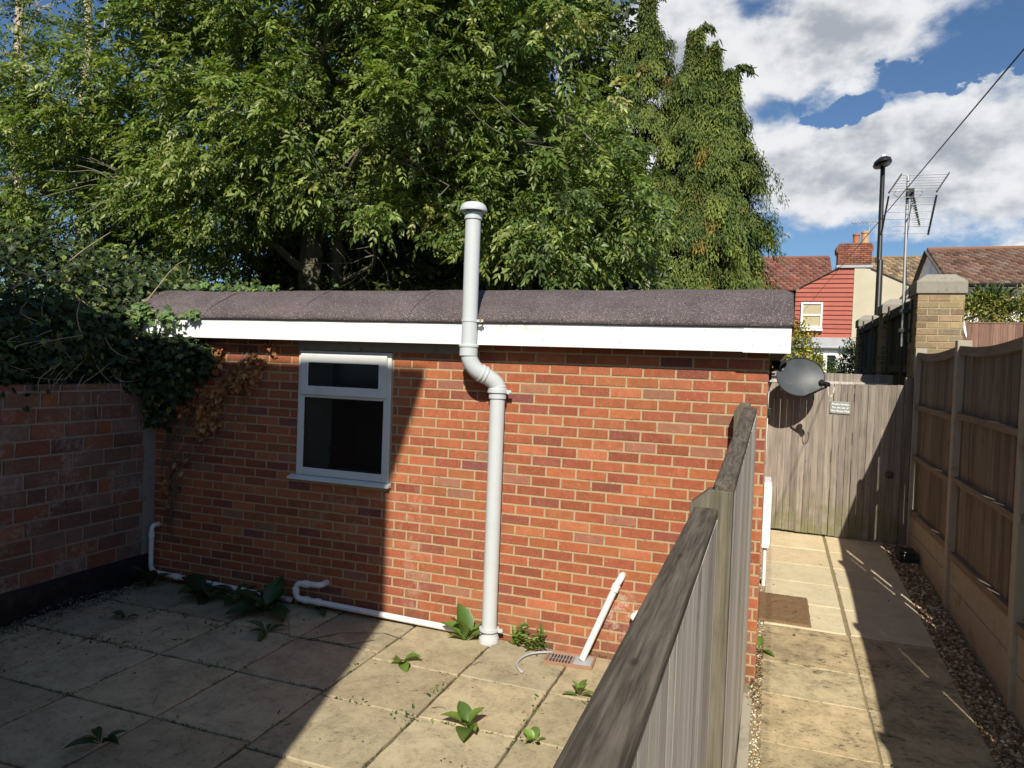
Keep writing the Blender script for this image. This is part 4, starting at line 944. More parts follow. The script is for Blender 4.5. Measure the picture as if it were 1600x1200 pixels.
mb = MB(); mb.prism([(.6, 29.2, 3.20), (.6, 29.2, 3.26), (.6, 30.02, 3.62), (.6, 30.02, 3.20)], (2.36, 0, 0)); mb.build('lean_to_roof', M_lead, h1)
mb = MB(); mb.tube([(.6, 29.13, 3.20), (2.96, 29.13, 3.20)], .06, 10); mb.build('gutter', M_lead, h1, smooth=40)
mb = MB(); mb.box(.7, 2.95, 29.3, 30.0, -.6, 3.19); mb.build('lean_to_wall', M_whitewall, h1)
wv2 = thing('patio_door', 'white glazed double door in the far white lean-to wall', 'door', (2.0, 29.3, 1)) if False else None
farwin(1.58, 2.0, .9, 2.98, 29.28, False); farwin(2.0, 2.42, .9, 2.98, 29.28, False)
farwin(4.1, 4.5, 3.3, 4.15, 30.0, True)

def aerial(name, label, base, top, n, span, wid, dirv):
    t = thing(name, label, 'aerial', base); b_ = Vector(base); tp_ = Vector(top)
    mb = MB(); mb.tube([b_, tp_], .018, 6); dv = Vector(dirv).normalized(); sd = dv.cross(Vector((0, 0, 1))).normalized(); mb.tube([tp_-dv*span*.3, tp_+dv*span*.7], .014, 6)
    for k in range(n):
        p = tp_+dv*span*(-.25+.9*k/(n-1)); mb.tube([p-sd*wid/2, p+sd*wid/2], .009, 5)
    mb.build('mast', M_lead, t)
aerial('roof_aerial', 'small aerial above the far chimney pots', (3.42, 30.5, 7.24), (3.42, 30.5, 8.12), 8, .9, .5, (-1, .3, 0))
aerial('roof_aerial', 'slanting bare aerial beside the conifer above red tiles', (-.12, 33.9, 7.30), (.35, 33.9, 8.35), 3, .5, .4, (1, .2, .3))

h2 = thing('bungalow', 'brown tiled roof house behind the nearest pier', 'house', (7, 27, -.6))
mb = MB(); pb_ = [(.17, .10, .07), (.21, .125, .09), (.14, .08, .06), (.20, .14, .105)]
tiles(mb, 4.98, 13, 24.4, 4.98, 28, 6.58, pb_, .26, .29); mb.build('tile_roof', M_tile, h2)
mb = MB(); mb.prism([(5.05, 24.5, 4.90), (5.05, 28, 6.50), (5.05, 31.5, 4.9)], (8, 0, 0)); mb.build('gable', M_brick, h2)
mb = MB(); mb.beam((4.97, 24.35, 4.95), (4.97, 28.0, 6.56), .03, .16, (1, 0, 0)); mb.beam((4.97, 28.0, 6.56), (4.97, 31.6, 4.95), .03, .16, (1, 0, 0)); mb.build('bargeboard', M_rail, h2)
mb = MB(); mb.box(4.98, 13, 27.9, 28.1, 6.56, 6.67, (.24, .12, .07)); mb.build('ridge_tiles', M_tile, h2, bevel=.03)
mb = MB(); mb.box(5.1, 13, 24.8, 31.2, -.6, 4.9); mb.build('wall', M_brick, h2)
mb = MB(); mb.tube([(4.98, 24.33, 4.93), (13, 24.33, 4.93)], .06, 8); mb.build('gutter', M_dark, h2, smooth=True)

# ------------------------------------------------------------------ foliage
T_leaflet = (np.array([(0, 0, 0), (.42, .5, .10), (1, 0, -.05), (.42, -.5, .10)]), np.array([(0, 1, 2), (0, 2, 3)]))
T_ivy = (np.array([(0, 0, 0), (-.12, .38, .04), (.28, .34, .05), (.42, .58, .02), (.62, .24, .06), (1, 0, -.04), (.62, -.24, .06), (.42, -.58, .02), (.28, -.34, .05), (-.12, -.38, .04), (.4, 0, -.03)]),
         np.array([(10, i, i+1) for i in range(0, 9)]+[(10, 9, 0)]))
_b = []; _f = []
for i, (u, hw) in enumerate(((0, .03), (.12, .13), (.3, .38), (.5, .5), (.72, .42), (.88, .24), (1, .015))):
    zz = .10*math.sin(u*2.6)-.30*u*u
    _b += [(u, hw, zz+.22*hw), (u, hw*.5, zz+.02), (u, 0, zz), (u, -hw*.5, zz+.02), (u, -hw, zz+.22*hw)]
    if i:
        for k in range(4): a = (i-1)*5+k; _f += [(a, a+1, a+6), (a, a+6, a+5)]
T_broad = (np.array(_b), np.array(_f))
T_frond = (np.array([(0, 0, 0), (.3, .5, .06), (.75, .32, 0), (1, 0, -.12), (.75, -.32, 0), (.3, -.5, .06)]), np.array([(0, 1, 2), (0, 2, 3), (0, 3, 4), (0, 4, 5)]))

def norm(a): return a/np.maximum(np.linalg.norm(a, axis=-1, keepdims=True), 1e-9)
def leaves(P, Dr, N, L, W, T):
    """place template T at every point P, pointing along Dr, facing N"""
    P = np.asarray(P, float); Dr = norm(Dr); S = norm(np.cross(N, Dr)); N = np.cross(Dr, S)
    tp_, tf = T; L = np.broadcast_to(L, (len(P),)); W = np.broadcast_to(W, (len(P),))
    V = P[:, None, :]+Dr[:, None, :]*(tp_[None, :, 0:1]*L[:, None, None])+S[:, None, :]*(tp_[None, :, 1:2]*W[:, None, None])+N[:, None, :]*(tp_[None, :, 2:3]*L[:, None, None])
    m = len(tp_); F = tf[None]+(np.arange(len(P))*m)[:, None, None]
    return V.reshape(-1, 3), F.reshape(-1, 3), m
def vary(base_cols, idx, n, amp=.22, hue=.08):
    c = np.asarray(base_cols)[idx]*rng.uniform(1-amp, 1+amp, (n, 1))*rng.uniform(1-hue, 1+hue, (n, 3))
    return np.concatenate([c, rng.random((n, 1))], 1)
class FB:
    def __init__(s): s.V = []; s.F = []; s.C = []; s.k = 0
    def add(s, V, F, m, cols):
        s.V.append(V); s.F.append(F+s.k); s.C.append(np.repeat(cols, m, axis=0)); s.k += len(V)
    def build(s, name, mat, parent=None, base=None, smooth=False):
        return npmesh(name, np.concatenate(s.V), np.concatenate(s.F), mat, parent, np.concatenate(s.C), smooth, base)
def rdir(n, up=0.0):
    d = rng.normal(0, 1, (n, 3)); d[:, 2] += up; return norm(d)

def ash_crown(fb, centres, outd, per, Lr, lf, cols, colw, droop=.35):
    """sprays of pinnate leaves: each centre is a twig end, leaves fan outwards and droop"""
    nC = len(centres); n = nC*per; csz = np.repeat(rng.uniform(.62, 1.2, nC), per)
    c = np.repeat(centres, per, 0); o = np.repeat(outd, per, 0)
    A = norm(o*.75+rng.normal(0, .62, (n, 3))+np.array([0, 0, -.10]))
    P0 = c+A*rng.uniform(0, .10, (n, 1))-o*rng.uniform(0, .16, (n, 1))+rng.normal(0, .06, (n, 3))
    Nn_ = norm(np.array([0, -.35, 1.0])+rng.normal(0, .45, (n, 3)))
    L = rng.uniform(.75, 1.2, n)*Lr*csz
    tone = np.repeat(rng.choice(len(cols), nC, p=colw), per)
    S = norm(np.cross(Nn_, A)); 
    pos = [(.30, 1), (.30, -1), (.50, 1), (.50, -1), (.70, 1), (.70, -1), (.88, 1), (.88, -1), (1.0, 0)]
    dr = rng.uniform(.15, .15+droop, n)
    for s_, sd in pos:
        Q = P0+A*(L*s_)[:, None]+np.array([0, 0, -1.0])*(L*dr*s_*s_)[:, None]
        dd = A*(.62 if sd else 1.0)+S*(.80*sd)+np.array([0, 0, -1.0])*(.25+dr*s_)[:, None]+rng.normal(0, .13, (n, 3))
        nl = norm(Nn_+rng.normal(0, .3, (n, 3)))
        ll = lf*csz*rng.uniform(.7, 1.2, n)*(1-.25*abs(s_-.6))
        V, F, m = leaves(Q, dd, nl, ll, ll*rng.uniform(.33, .46, n), T_leaflet)
        fb.add(V, F, m, vary(cols, tone, n, .28, .12))

def limb(mb, a, b, r0, r1, wob=.15, n=6, seg=9):
    a = Vector(a); b = Vector(b); pts = []; rs = []
    for i in range(n+1):
        t = i/n; p = a.lerp(b, t); k = math.sin(math.pi*t)*wob*(b-a).length*.3
        p += Vector((mnoise.noise(p*.9+Vector((5, 0, 0)))*k*2, mnoise.noise(p*.9+Vector((0, 9, 0)))*k*2, mnoise.noise(p*.9)*k)); pts.append(p); rs.append(r0+(r1-r0)*t)
    mb.tube(pts, rs, seg); return pts

# --- big ash behind the outbuilding
ash = thing('ash_tree', 'large leafy ash tree spreading over the outbuilding roof', 'tree', (-7.4, 10.4, -.6))
mb = MB()
tr = limb(mb, (-7.05, 10.4, -.6), (-7.45, 10.3, 4.2), .26, .19, .12, 8, 14); t2 = limb(mb, tr[-1], (-7.55, 10.2, 8.6), .18, .09, .15, 8, 12)
limb(mb, (-6.75, 10.6, -.6), (-7.1, 10.5, 5.2), .13, .10, .15, 8, 10); limb(mb, (-7.1, 10.5, 5.2), (-6.6, 10.3, 9.5), .10, .04, .2, 8, 8)
mb.build('trunk', M_bark, ash, smooth=True)
mb = MB(); ends = []
for a, b, r in (((-7.3, 10.3, 3.4), (-9.6, 8.8, 5.0), .08), ((-7.4, 10.3, 4.2), (-5.2, 8.6, 5.2), .08), ((-7.45, 10.3, 5.0), (-3.4, 8.9, 5.6), .07), ((-7.4, 10.3, 4.6), (-11.3, 9.2, 6.0), .09), ((-7.5, 10.2, 6.2), (-4.5, 8.8, 7.6), .07), ((-7.5, 10.2, 6.6), (-10, 8.6, 8.2), .07),
                ((-5.2, 8.6, 5.2), (-2.6, 8.0, 4.7), .035), ((-5.2, 8.6, 5.2), (-4.1, 8.0, 4.4), .03), ((-9.6, 8.8, 5), (-11.2, 7.9, 4.7), .035), ((-3.4, 8.9, 5.6), (-1.9, 8.4, 4.6), .03), ((-7.2, 10.4, 3.0), (-5.6, 9.4, 3.9), .05), ((-9.6, 8.8, 5.0), (-8.6, 7.8, 4.3), .03)):
    pp = limb(mb, a, b, r, r*.35, .35, 8, 8)
    for p in pp[2:]:
        for _ in range(2):
            q = p+Vector((random.uniform(-1, 1), random.uniform(-1, .4), random.uniform(-.7, .6)))*.9; limb(mb, p, q, r*.25, .006, .5, 4, 6)
mb.build('limb', M_bark, ash, smooth=True)
def fieldnoise(P, s, off=0):
    return np.array([mnoise.noise(Vector((float(p[0])*s+off, float(p[1])*s, float(p[2])*s))) for p in P])
n0 = 9400
C = np.stack([rng.uniform(-13.5, -1.0, n0), rng.uniform(7.2, 11.2, n0), rng.uniform(2.9, 9.6, n0)], 1)
x, y, z = C.T
front = np.clip((y-7.2)/4.0, 0, 1)
lowz = 3.05+1.0*np.exp(-((x+5.9)/1.7)**4)+.9*np.clip((x+2.4)/1.0, 0, 1)*0+front*.55+.55*fieldnoise(C*[1, 1, 0], .9, 3)
lowz = np.where(x < -9, 3.35+front*.2+.4*fieldnoise(C*[1, 1, 0], .9, 3), lowz)
yfront = 7.35+np.clip((5.2-z)*.25, 0, .6)+.6*fieldnoise(C*[1, 0, 1], .7, 8)
rlim = -1.15-np.clip((z-4.0)/2.6, 0, 1)*1.0-.5*(fieldnoise(C*[0, 1, 1], 1.3, 4)+.2)-(y-7.2)*.12
keep = (z > lowz) & (y > yfront) & (x < rlim) & (fieldnoise(C, 1.0, 20) > -.12)
# thinner at the top left, where the sky shows
tl_ = (x < -9.8) & (z > 6.6+.0*x) & (rng.random(n0) < .78)
tl2 = (x < -11.3) & (z > 4.6) & (z < 6.0) & (rng.random(n0) < .15)
sight = np.abs(x/y+.715+(z-5)*.006) < .045+.03*(z < 5.5)
keep &= ~(sight & (z > 3) & (z < 7.2) & (rng.random(n0) < .62))
keep &= ~tl_ & ~tl2 & ~((x > -2.1) & (z > 5.9))
C = C[keep]
d_ = np.stack([(C[:, 0]+7.3)*.16, -1.0*np.ones(len(C)), (C[:, 2]-5.2)*.22-.1], 1)+rng.normal(0, .35, (len(C), 3))
fb = FB()
ACOL = [(.140, .200, .046), (.190, .250, .060), (.105, .155, .040), (.26, .30, .085), (.36, .36, .13), (.070, .110, .034)]
ash_crown(fb, C, norm(d_), 9, .28, .112, ACOL, [.32, .27, .19, .12, .02, .08])
print('ash clusters', len(C))
fb.build('crown', M_leaf, ash)

# --- darker trees closing the view behind
def cloud_tree(name, label, base, boxes, n, lsize, cols, colw, thr=-.1, trunks=(), mat=None, tmat=None, scale=.7, group=None, T=T_leaflet, wr=(.45, .65)):
    t = thing(name, label, 'tree', base, group)
    if trunks:
        mb = MB()
        for a, b, r0, r1 in trunks: limb(mb, a, b, r0, r1, .18, 9, 10)
        mb.build('trunk', tmat or M_bark, t, smooth=True)
    fb = FB(); per = n//len(boxes)
    for (cx, cy, cz, rx, ry, rz) in boxes:
        P = rng.normal(0, 1, (per, 3)); P = norm(P)*(rng.uniform(.45, 1.0, (per, 1))**.6)
        P = P*[rx, ry, rz]+[cx, cy, cz]
        P = P[fieldnoise(P, scale, cx) > thr]
        cl = np.repeat(P, 14, 0)+rng.normal(0, .16, (len(P)*14, 3)); m_ = len(cl)
        out = norm(cl-[cx, cy, cz]); dd = norm(out*.5+rng.normal(0, .7, (m_, 3))+[0, -.2, -.35]); nn_ = norm(out*.5+rng.normal(0, .5, (m_, 3))+[0, -.4, .7])
        ll = rng.uniform(.7, 1.3, m_)*lsize
        V, F, m = leaves(cl, dd, nn_, ll, ll*rng.uniform(*wr, m_), T)
        fb.add(V, F, m, vary(cols, np.repeat(rng.choice(len(cols), len(P), p=colw), 14), m_, .25))
    fb.build('crown', mat or M_hedge, t)
    return t
DK = [(.075, .105, .028), (.105, .14, .036), (.055, .08, .024), (.16, .18, .055)]
cloud_tree('back_tree', 'dark dense tree filling the view behind the ash crown', (-6.8, 14.5, -.6), [(-9.0, 13.8, 5.4, 2.6, 1.4, 2.4), (-6.2, 14.2, 5.6, 2.6, 1.4, 2.6), (-4.6, 13.4, 4.8, 1.9, 1.2, 2.4), (-8.2, 14.4, 8.6, 3.4, 1.5, 2.4), (-5.4, 14.4, 9.2, 2.8, 1.5, 2.4)], 7000, .17, DK, [.4, .3, .2, .1], -.22,
           [((-8.6, 14.2, -.6), (-8.9, 14.0, 6), .2, .1), ((-5.8, 14.2, -.6), (-5.6, 14.2, 6.5), .2, .1)])
cloud_tree('shrub_thicket', 'dark evergreen thicket directly behind the felt roof', (-5.2, 11, -.6), [(-8.3, 11.2, 2.7, 1.7, 1.0, 1.5), (-6.2, 11.6, 2.9, 1.7, 1.0, 1.6), (-4.3, 11.0, 2.8, 1.5, 1.0, 1.5), (-2.6, 11.0, 2.5, 1.3, .9, 1.4), (-7.2, 10.6, 2.5, 1.5, .7, 1.0), (-3.4, 10.4, 2.4, 1.6, .6, 1.0)], 5600, .12, DK, [.35, .25, .35, .05], -.4,
           [((-7.6, 12.6, -.6), (-7.2, 12.4, 3), .07, .04), ((-4.4, 12.4, -.6), (-4.9, 12.3, 3.2), .07, .03)])
cloud_tree('left_shrub', 'shaded green bush beyond the old wall at far left', (-10, 8.6, -.6), [(-8.2, 8.3, 2.2, 1.5, .9, 1.15), (-10.6, 8.8, 2.2, 1.9, 1.0, 1.25), (-12.8, 9.6, 2.3, 1.9, 1.0, 1.3)], 1800, .095, [(.05, .085, .028), (.075, .12, .035), (.035, .065, .022), (.14, .17, .05)], [.35, .3, .2, .15], -.25)
# pale trunks with thin bare twigs, far left
for k, (xb, yb, xt, lab) in enumerate(((-15.4, 11, -15.75, 'leftmost pale bare trunk against the blue sky'), (-14.1, 11.4, -14.2, 'second pale trunk from the left edge, forked near the top'), (-12.7, 10.8, -13.5, 'short brown trunk behind the ivy, right of the pale trunks'))):
    t = thing('bare_tree', lab, 'tree', (xb, yb, -.6), 'bare trunks at the far left')
    mb = MB(); hh = 11 if k < 2 else 6.5; pp = limb(mb, (xb, yb, -.6), (xt, yb, hh), .15 if k < 2 else .12, .07, .025, 10, 12); mb.build('trunk', M_pale, t, smooth=True)
    mb = MB()
    for p in pp[4:]:
        for _ in range(5):
            q = p+Vector((random.uniform(-1.5, 1.5), random.uniform(-.6, .6), random.uniform(.0, 1.3))); qq = limb(mb, p, q, .022, .005, .4, 5, 6)
            for _ in range(3):
                q2 = qq[3]+Vector((random.uniform(-.6, .6), random.uniform(-.3, .3), random.uniform(-.1, .6))); limb(mb, qq[3], q2, .008, .003, .4, 3, 5)
    mb.build('branch', M_pale if k < 2 else M_bark, t, smooth=True)

# --- conifers
def conifer(label, cx, cy, top, R, n_sp, seed, nod=(.4, 0)):
    rg = np.random.default_rng(seed)
    t = thing('conifer', label, 'tree', (cx, cy, -.6), 'drooping conifers right of the ash')
    mb = MB(); mb.tube([(cx, cy, -.6), (cx, cy, top*.55), (cx, cy, top-.5), (cx+nod[0]*.3, cy, top-.08), (cx+nod[0]*.8, cy+nod[1], top), (cx+nod[0]*1.4, cy+nod[1], top-.18)], [.2, .11, .03, .02, .014, .006], 9); mb.build('trunk', M_bark, t, smooth=True)
    fb = FB(); Ps = []; Ds = []; Ls = []; Cs = []; Ns = []
    h = rg.uniform(0, 1, n_sp)**1.15; zz = .6+h*(top-.7)
    prof_r = np.maximum(R*(np.clip(1-(zz/(top-.65)), 0.0, 1)**.50), .07+.14*np.clip((top-zz)/1.2, 0, 1))
    th = rg.uniform(0, 2*np.pi, n_sp); 
    lob = (1+.20*np.sin(th*3+zz*1.1+seed)+.14*np.sin(th*7+zz*2.6))*(1+.20*np.sin(zz*5.2+th*1.3+seed))
    kk = 7
    for i in range(n_sp):
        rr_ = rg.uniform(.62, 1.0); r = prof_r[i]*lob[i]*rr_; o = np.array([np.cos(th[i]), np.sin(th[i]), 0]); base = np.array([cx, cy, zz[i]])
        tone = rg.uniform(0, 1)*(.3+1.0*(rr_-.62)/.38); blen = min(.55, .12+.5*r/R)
        for j in range(kk):
            s_ = j/(kk-1); p = base+o*(r-blen*.6+blen*.75*s_)+np.array([0, 0, .10*s_-.42*s_*s_*blen/.5])
            side = np.array([-o[1], o[0], 0])
            for sd in (-1, -.5, 0, .5, 1):
                q = p+side*sd*(.11*(1-.45*s_))+rg.normal(0, .025, 3)
                for lv in (0, 1, 2):
                    Ps.append(q+np.array([0, 0, -.055*lv])+rg.normal(0, .018, 3)); Ds.append(o*(.55-.2*lv)+side*sd*.35+np.array([0, 0, -.7-.4*lv])+rg.normal(0, .3, 3)); Ns.append(o*.8+np.array([0, 0, .5])+rg.normal(0, .35, 3)); Ls.append(rg.uniform(.045, .090))
                    g_ = .55+.45*s_; b_ = rg.uniform(.8, 1.2)
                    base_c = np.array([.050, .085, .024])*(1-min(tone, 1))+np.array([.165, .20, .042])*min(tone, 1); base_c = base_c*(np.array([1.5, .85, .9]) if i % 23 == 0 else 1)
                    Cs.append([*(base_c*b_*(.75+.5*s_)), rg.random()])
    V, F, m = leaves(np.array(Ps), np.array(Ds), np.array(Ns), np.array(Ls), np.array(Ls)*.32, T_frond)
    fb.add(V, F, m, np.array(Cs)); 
    # wispy nodding leader
    nL = 160; s_ = rg.random(nL); P = np.stack([cx+nod[0]*1.3*np.clip(s_-.4, 0, 1)*1.6, np.full(nL, cy)+nod[1]*s_, top-.75+.75*np.sin(np.clip(s_*1.35, 0, 1.35)*np.pi/2)], 1)+rg.normal(0, .03, (nL, 3))
    V, F, m = leaves(P, rg.normal(0, .35, (nL, 3))+[nod[0]*.5, 0, -.8], rg.normal(0, 1, (nL, 3)), rg.uniform(.10, .2, nL), .04, T_frond)
    fb.add(V, F, m, np.tile([.075, .11, .03, .5], (nL, 1)))
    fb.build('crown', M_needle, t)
conifer('tallest drooping conifer, just right of the ash crown', -2.55, 14.2, 9.55, 1.9, 1250, 11, (.28, 0))
conifer('second conifer with a crooked nodding tip', -1.62, 14.4, 8.85, 1.75, 1000, 12, (.26, 0))
conifer('third narrow conifer with a blunt upright tip', -1.22, 14.0, 8.3, 1.6, 850, 13, (.04, 0))
conifer('rightmost conifer standing over the red tiled roof', -.88, 13.8, 7.75, 1.45, 950, 14, (.30, 0))
conifer('shorter conifer half hidden by the ash branches', -3.6, 14.6, 8.3, 1.9, 800, 15, (-.2, 0))
conifer('low conifer at the foot of the group, facing the roof', -1.35, 12.9, 5.6, 1.6, 850, 16, (.1, 0))

# --- bushes beyond the gate
def bush(name, label, cat, boxes, n, ls, cols, colw, T=T_leaflet, wr=(.45, .6), mat=None, sp=.05):
    fb = FB(); per = n//len(boxes)
    for (cx, cy, cz, rx, ry, rz) in boxes:
        P = norm(rng.normal(0, 1, (per, 3)))*(rng.uniform(.3, 1, (per, 1))**.5)*[rx, ry, rz]+[cx, cy, cz]
        cl = np.repeat(P, 8, 0)+rng.normal(0, sp, (per*8, 3)); m_ = len(cl); out = norm(cl-[cx, cy, cz])
        ll = rng.uniform(.7, 1.3, m_)*ls
        V, F, m = leaves(cl, norm(out*.6+rng.normal(0, .6, (m_, 3))), norm(out+rng.normal(0, .5, (m_, 3))+[0, 0, .5]), ll, ll*rng.uniform(*wr, m_), T)
        fb.add(V, F, m, vary(cols, np.repeat(rng.choice(len(cols), per, p=colw), 8), m_, .25))
    b_ = boxes[0]; o = fb.build(name, mat or M_hedge, None, base=(b_[0], b_[1], -.6)); return tag(o, label, cat)
YB = [(.42, .34, .035), (.30, .30, .04), (.12, .17, .03), (.06, .10, .025)]
bush('variegated_bush', 'yellow variegated bush between the outbuilding and the red house', 'bush', [(.38, 13, 2.2, .42, .4, .85), (.55, 13.1, 1.9, .36, .4, .75), (.1, 13, 1.6, .5, .4, .9)], 1500, .055, YB, [.34, .3, .2, .16])
bush('garden_bush', 'green bush in front of the far white wall', 'bush', [(1.35, 16, 1.7, .6, .4, .75), (1.62, 16.2, 2.1, .3, .3, .75), (.9, 16, 1.4, .5, .4, .8)], 1200, .06, [(.07, .12, .03), (.10, .16, .04), (.05, .085, .025)], [.4, .3, .3])
bush('yellow_shrub', 'yellow green shrub behind the red brown fence', 'shrub', [(3.3, 14.6, 2.9, .75, .5, .82), (4.1, 14.7, 3.0, .8, .5, .72), (4.9, 14.7, 3.0, .7, .5, .7), (2.9, 14.5, 2.6, .4, .4, .8)], 2600, .075, [(.27, .27, .05), (.20, .22, .05), (.12, .14, .035), (.24, .14, .05), (.08, .11, .03)], [.34, .26, .2, .08, .12], wr=(.25, .4))
bush('dark_shrub', 'dark green shrub at the right edge above the fence', 'shrub', [(4.95, 15.4, 3.3, .65, .5, .75), (5.6, 15.4, 3.6, .7, .5, .9)], 1200, .11, DK, [.35, .3, .25, .1])
yc = thing('yucca', 'spiky cabbage palm rising behind the yellow shrub', 'palm', (3.68, 14.9, 2.4))
n_ = 260; dd = norm(np.stack([rng.normal(0, 1, n_), rng.normal(0, .6, n_), rng.uniform(-.15, 1.5, n_)], 1)); P = np.tile([3.68, 14.9, 3.36], (n_, 1))+dd*.04
V, F, m = leaves(P, dd, norm(rng.normal(0, 1, (n_, 3))), rng.uniform(.32, .55, n_), .022, T_frond); fb = FB(); fb.add(V, F, m, vary([(.10, .17, .06), (.16, .22, .08)], rng.integers(0, 2, n_), n_)); fb.build('spiky_leaves', M_weed, yc)
mb = MB(); mb.tube([(3.68, 14.9, -.6), (3.68, 14.9, 3.4)], [.09, .06], 10); mb.build('stem', M_bark, yc)

# --- ivy over the old wall and the corner of the outbuilding
iv = thing('ivy', 'dark green ivy heaped over the old wall and roof corner', 'ivy', (-5.35, 4.4, 1.8))
def ivy_patch(fb, P, N, size, cols, colw, curl=.35):
    n = len(P); dn_ = norm(np.stack([rng.normal(0, .5, n), rng.normal(0, .5, n), -rng.uniform(.4, 1.2, n)], 1)+N*.35)
    ll = size*rng.uniform(.6, 1.25, n); V, F, m = leaves(P, dn_, norm(N+rng.normal(0, curl, (n, 3))), ll, ll*rng.uniform(.8, 1.05, n), T_ivy)
    fb.add(V, F, m, vary(cols, rng.choice(len(cols), n, p=colw), n, .25))
fb = FB(); IC = [(.028, .048, .014), (.040, .064, .018), (.020, .034, .012), (.12, .16, .04), (.20, .20, .05)]
for (cx, cy, cz, rx, ry, rz, n) in ((-5.5, 3.3, 2.0, .36, .7, .36, 1900), (-5.52, 4.1, 2.08, .38, .7, .38, 2200), (-5.55, 4.8, 2.08, .42, .55, .46, 2400), (-5.9, 5.6, 2.32, .42, .6, .42, 1700), (-5.62, 5.15, 2.52, .26, .3, .2, 800),
                                   (-6.2, 4.6, 2.5, .7, .8, .6, 1500), (-5.0, 4.86, 1.95, .30, .10, .30, 900), (-4.75, 4.88, 2.02, .30, .07, .16, 380), (-5.08, 4.86, 1.66, .13, .08, .22, 300), (-5.5, 2.4, 1.9, .4, .6, .4, 900), (-6.6, 5.9, 2.6, .8, .7, .55, 1200)):
    n = int(n*1.5); q = norm(rng.normal(0, 1, (n, 3))); r = rng.uniform(.72, 1.05, (n, 1)); P = q*r*[rx, ry, rz]+[cx, cy, cz]+.05*rng.normal(0, 1, (n, 3))
    bump_ = 1+.3*fieldnoise(P, 2.2, 1)[:, None]; P = (P-[cx, cy, cz])*bump_+[cx, cy, cz]
    okk = ~((P[:, 0] > -5.17) & (P[:, 2] < 1.3)) & ~((P[:, 1] > 4.93) & (P[:, 2] < 2.2) & (P[:, 0] > -5.15))
    ivy_patch(fb, P[okk], (q+[.3, -.3, .35])[okk], .058, IC, [.40, .27, .22, .08, .03])
# bright sprays against the white fascia and along the roof edge
for (cx, cy, cz, n, sx_, sz_) in ((-4.90, 4.74, 2.36, 30, .07, .04), (-4.62, 4.76, 2.375, 8, .035, .015), (-5.16, 4.75, 2.42, 60, .06, .06), (-4.62, 4.74, 2.40, 14, .05, .012), (-4.6, 5.25, 2.68, 60, .35, .015)):
    P = np.stack([rng.normal(cx, sx_, n), rng.normal(cy, .02, n), rng.normal(cz, sz_, n)], 1); ivy_patch(fb, P, np.tile([.1, -1, .5], (n, 1)), .06, [(.10, .17, .05), (.14, .21, .06), (.07, .12, .04)], [.4, .3, .3])
fb.build('leaves', M_ivy, iv)
mb = MB()
for _ in range(46):
    a = Vector((-5.2+random.uniform(-.1, .05), random.uniform(2.6, 4.9), random.uniform(1.75, 2.2))); b_ = a+Vector((random.uniform(.0, .10), random.uniform(-.35, .35), random.uniform(-.42, .1))); b_.x = max(b_.x, -5.16); limb(mb, a, b_, .0035, .0018, .8, 6, 5)
for _ in range(20):
    a = Vector((random.uniform(-5.6, -5.1), random.uniform(3.2, 5), random.uniform(1.9, 2.7))); limb(mb, a, a+Vector((random.uniform(-.4, .4), random.uniform(-.4, .4), random.uniform(.1, .5))), .005, .002, .6, 5, 5)
mb.build('stem', M_dead if False else M_pale, iv, smooth=True)
# dead ivy on the brick face
dv = thing('dead_ivy', 'dried orange brown ivy clinging to brick beside window', 'dead ivy', (-4.6, 4.93, 1.4))
fb = FB(); pts = []
for _ in range(5200):
    x, z = random.uniform(-5.15, -3.82), random.uniform(.45, 2.16)
    edge = -3.85-max(0, (2.0-z))*1.05 if z > 1.1 else -4.84-(1.1-z)*.3
    lo_ = -4.9 if z > 1.5 else (-4.9-(1.5-z)*.3)
    dens_ = .98 if z > 1.35 else .34
    if lo_ < x < edge+.06*mnoise.noise(Vector((x*6, z*6, 0))) and random.random() < dens_ and mnoise.noise(Vector((x*4.5, z*4.5, 7))) > (-.10 if z > 1.35 else .05): pts.append((x, 4.935-random.random()*.06*(1 if z > 1.3 else .5), z))
pts = np.array(pts); print('dead', len(pts))
dz_ = norm(np.stack([rng.normal(0, .6, len(pts)), rng.normal(-.3, .3, len(pts)), rng.normal(-.7, .4, len(pts))], 1)); ll = rng.uniform(.03, .065, len(pts))
V, F, m = leaves(pts, dz_, norm(np.array([0, -1, .3])+rng.normal(0, .6, (len(pts), 3))), ll, ll*.8, T_ivy)
fb.add(V, F, m, vary([(.46, .21, .08), (.33, .14, .06), (.52, .28, .13), (.22, .10, .05)], rng.choice(4, len(pts), p=[.35, .3, .15, .2]), len(pts), .2)); fb.build('leaves', M_dead, dv)
mb = MB()
for k in range(26):
    a = Vector((-5.05+random.uniform(-.05, .1), 4.932, random.uniform(.4, 1.4))); b_ = Vector((random.uniform(-4.9, -3.95), 4.925, random.uniform(1.7, 2.12)));
    if a.z > 1.0: b_.z = 2.1
    limb(mb, a, b_, .004, .0015, .35, 8, 5)
mb.build('stem', M_dead if False else M_bark, dv, smooth=True)

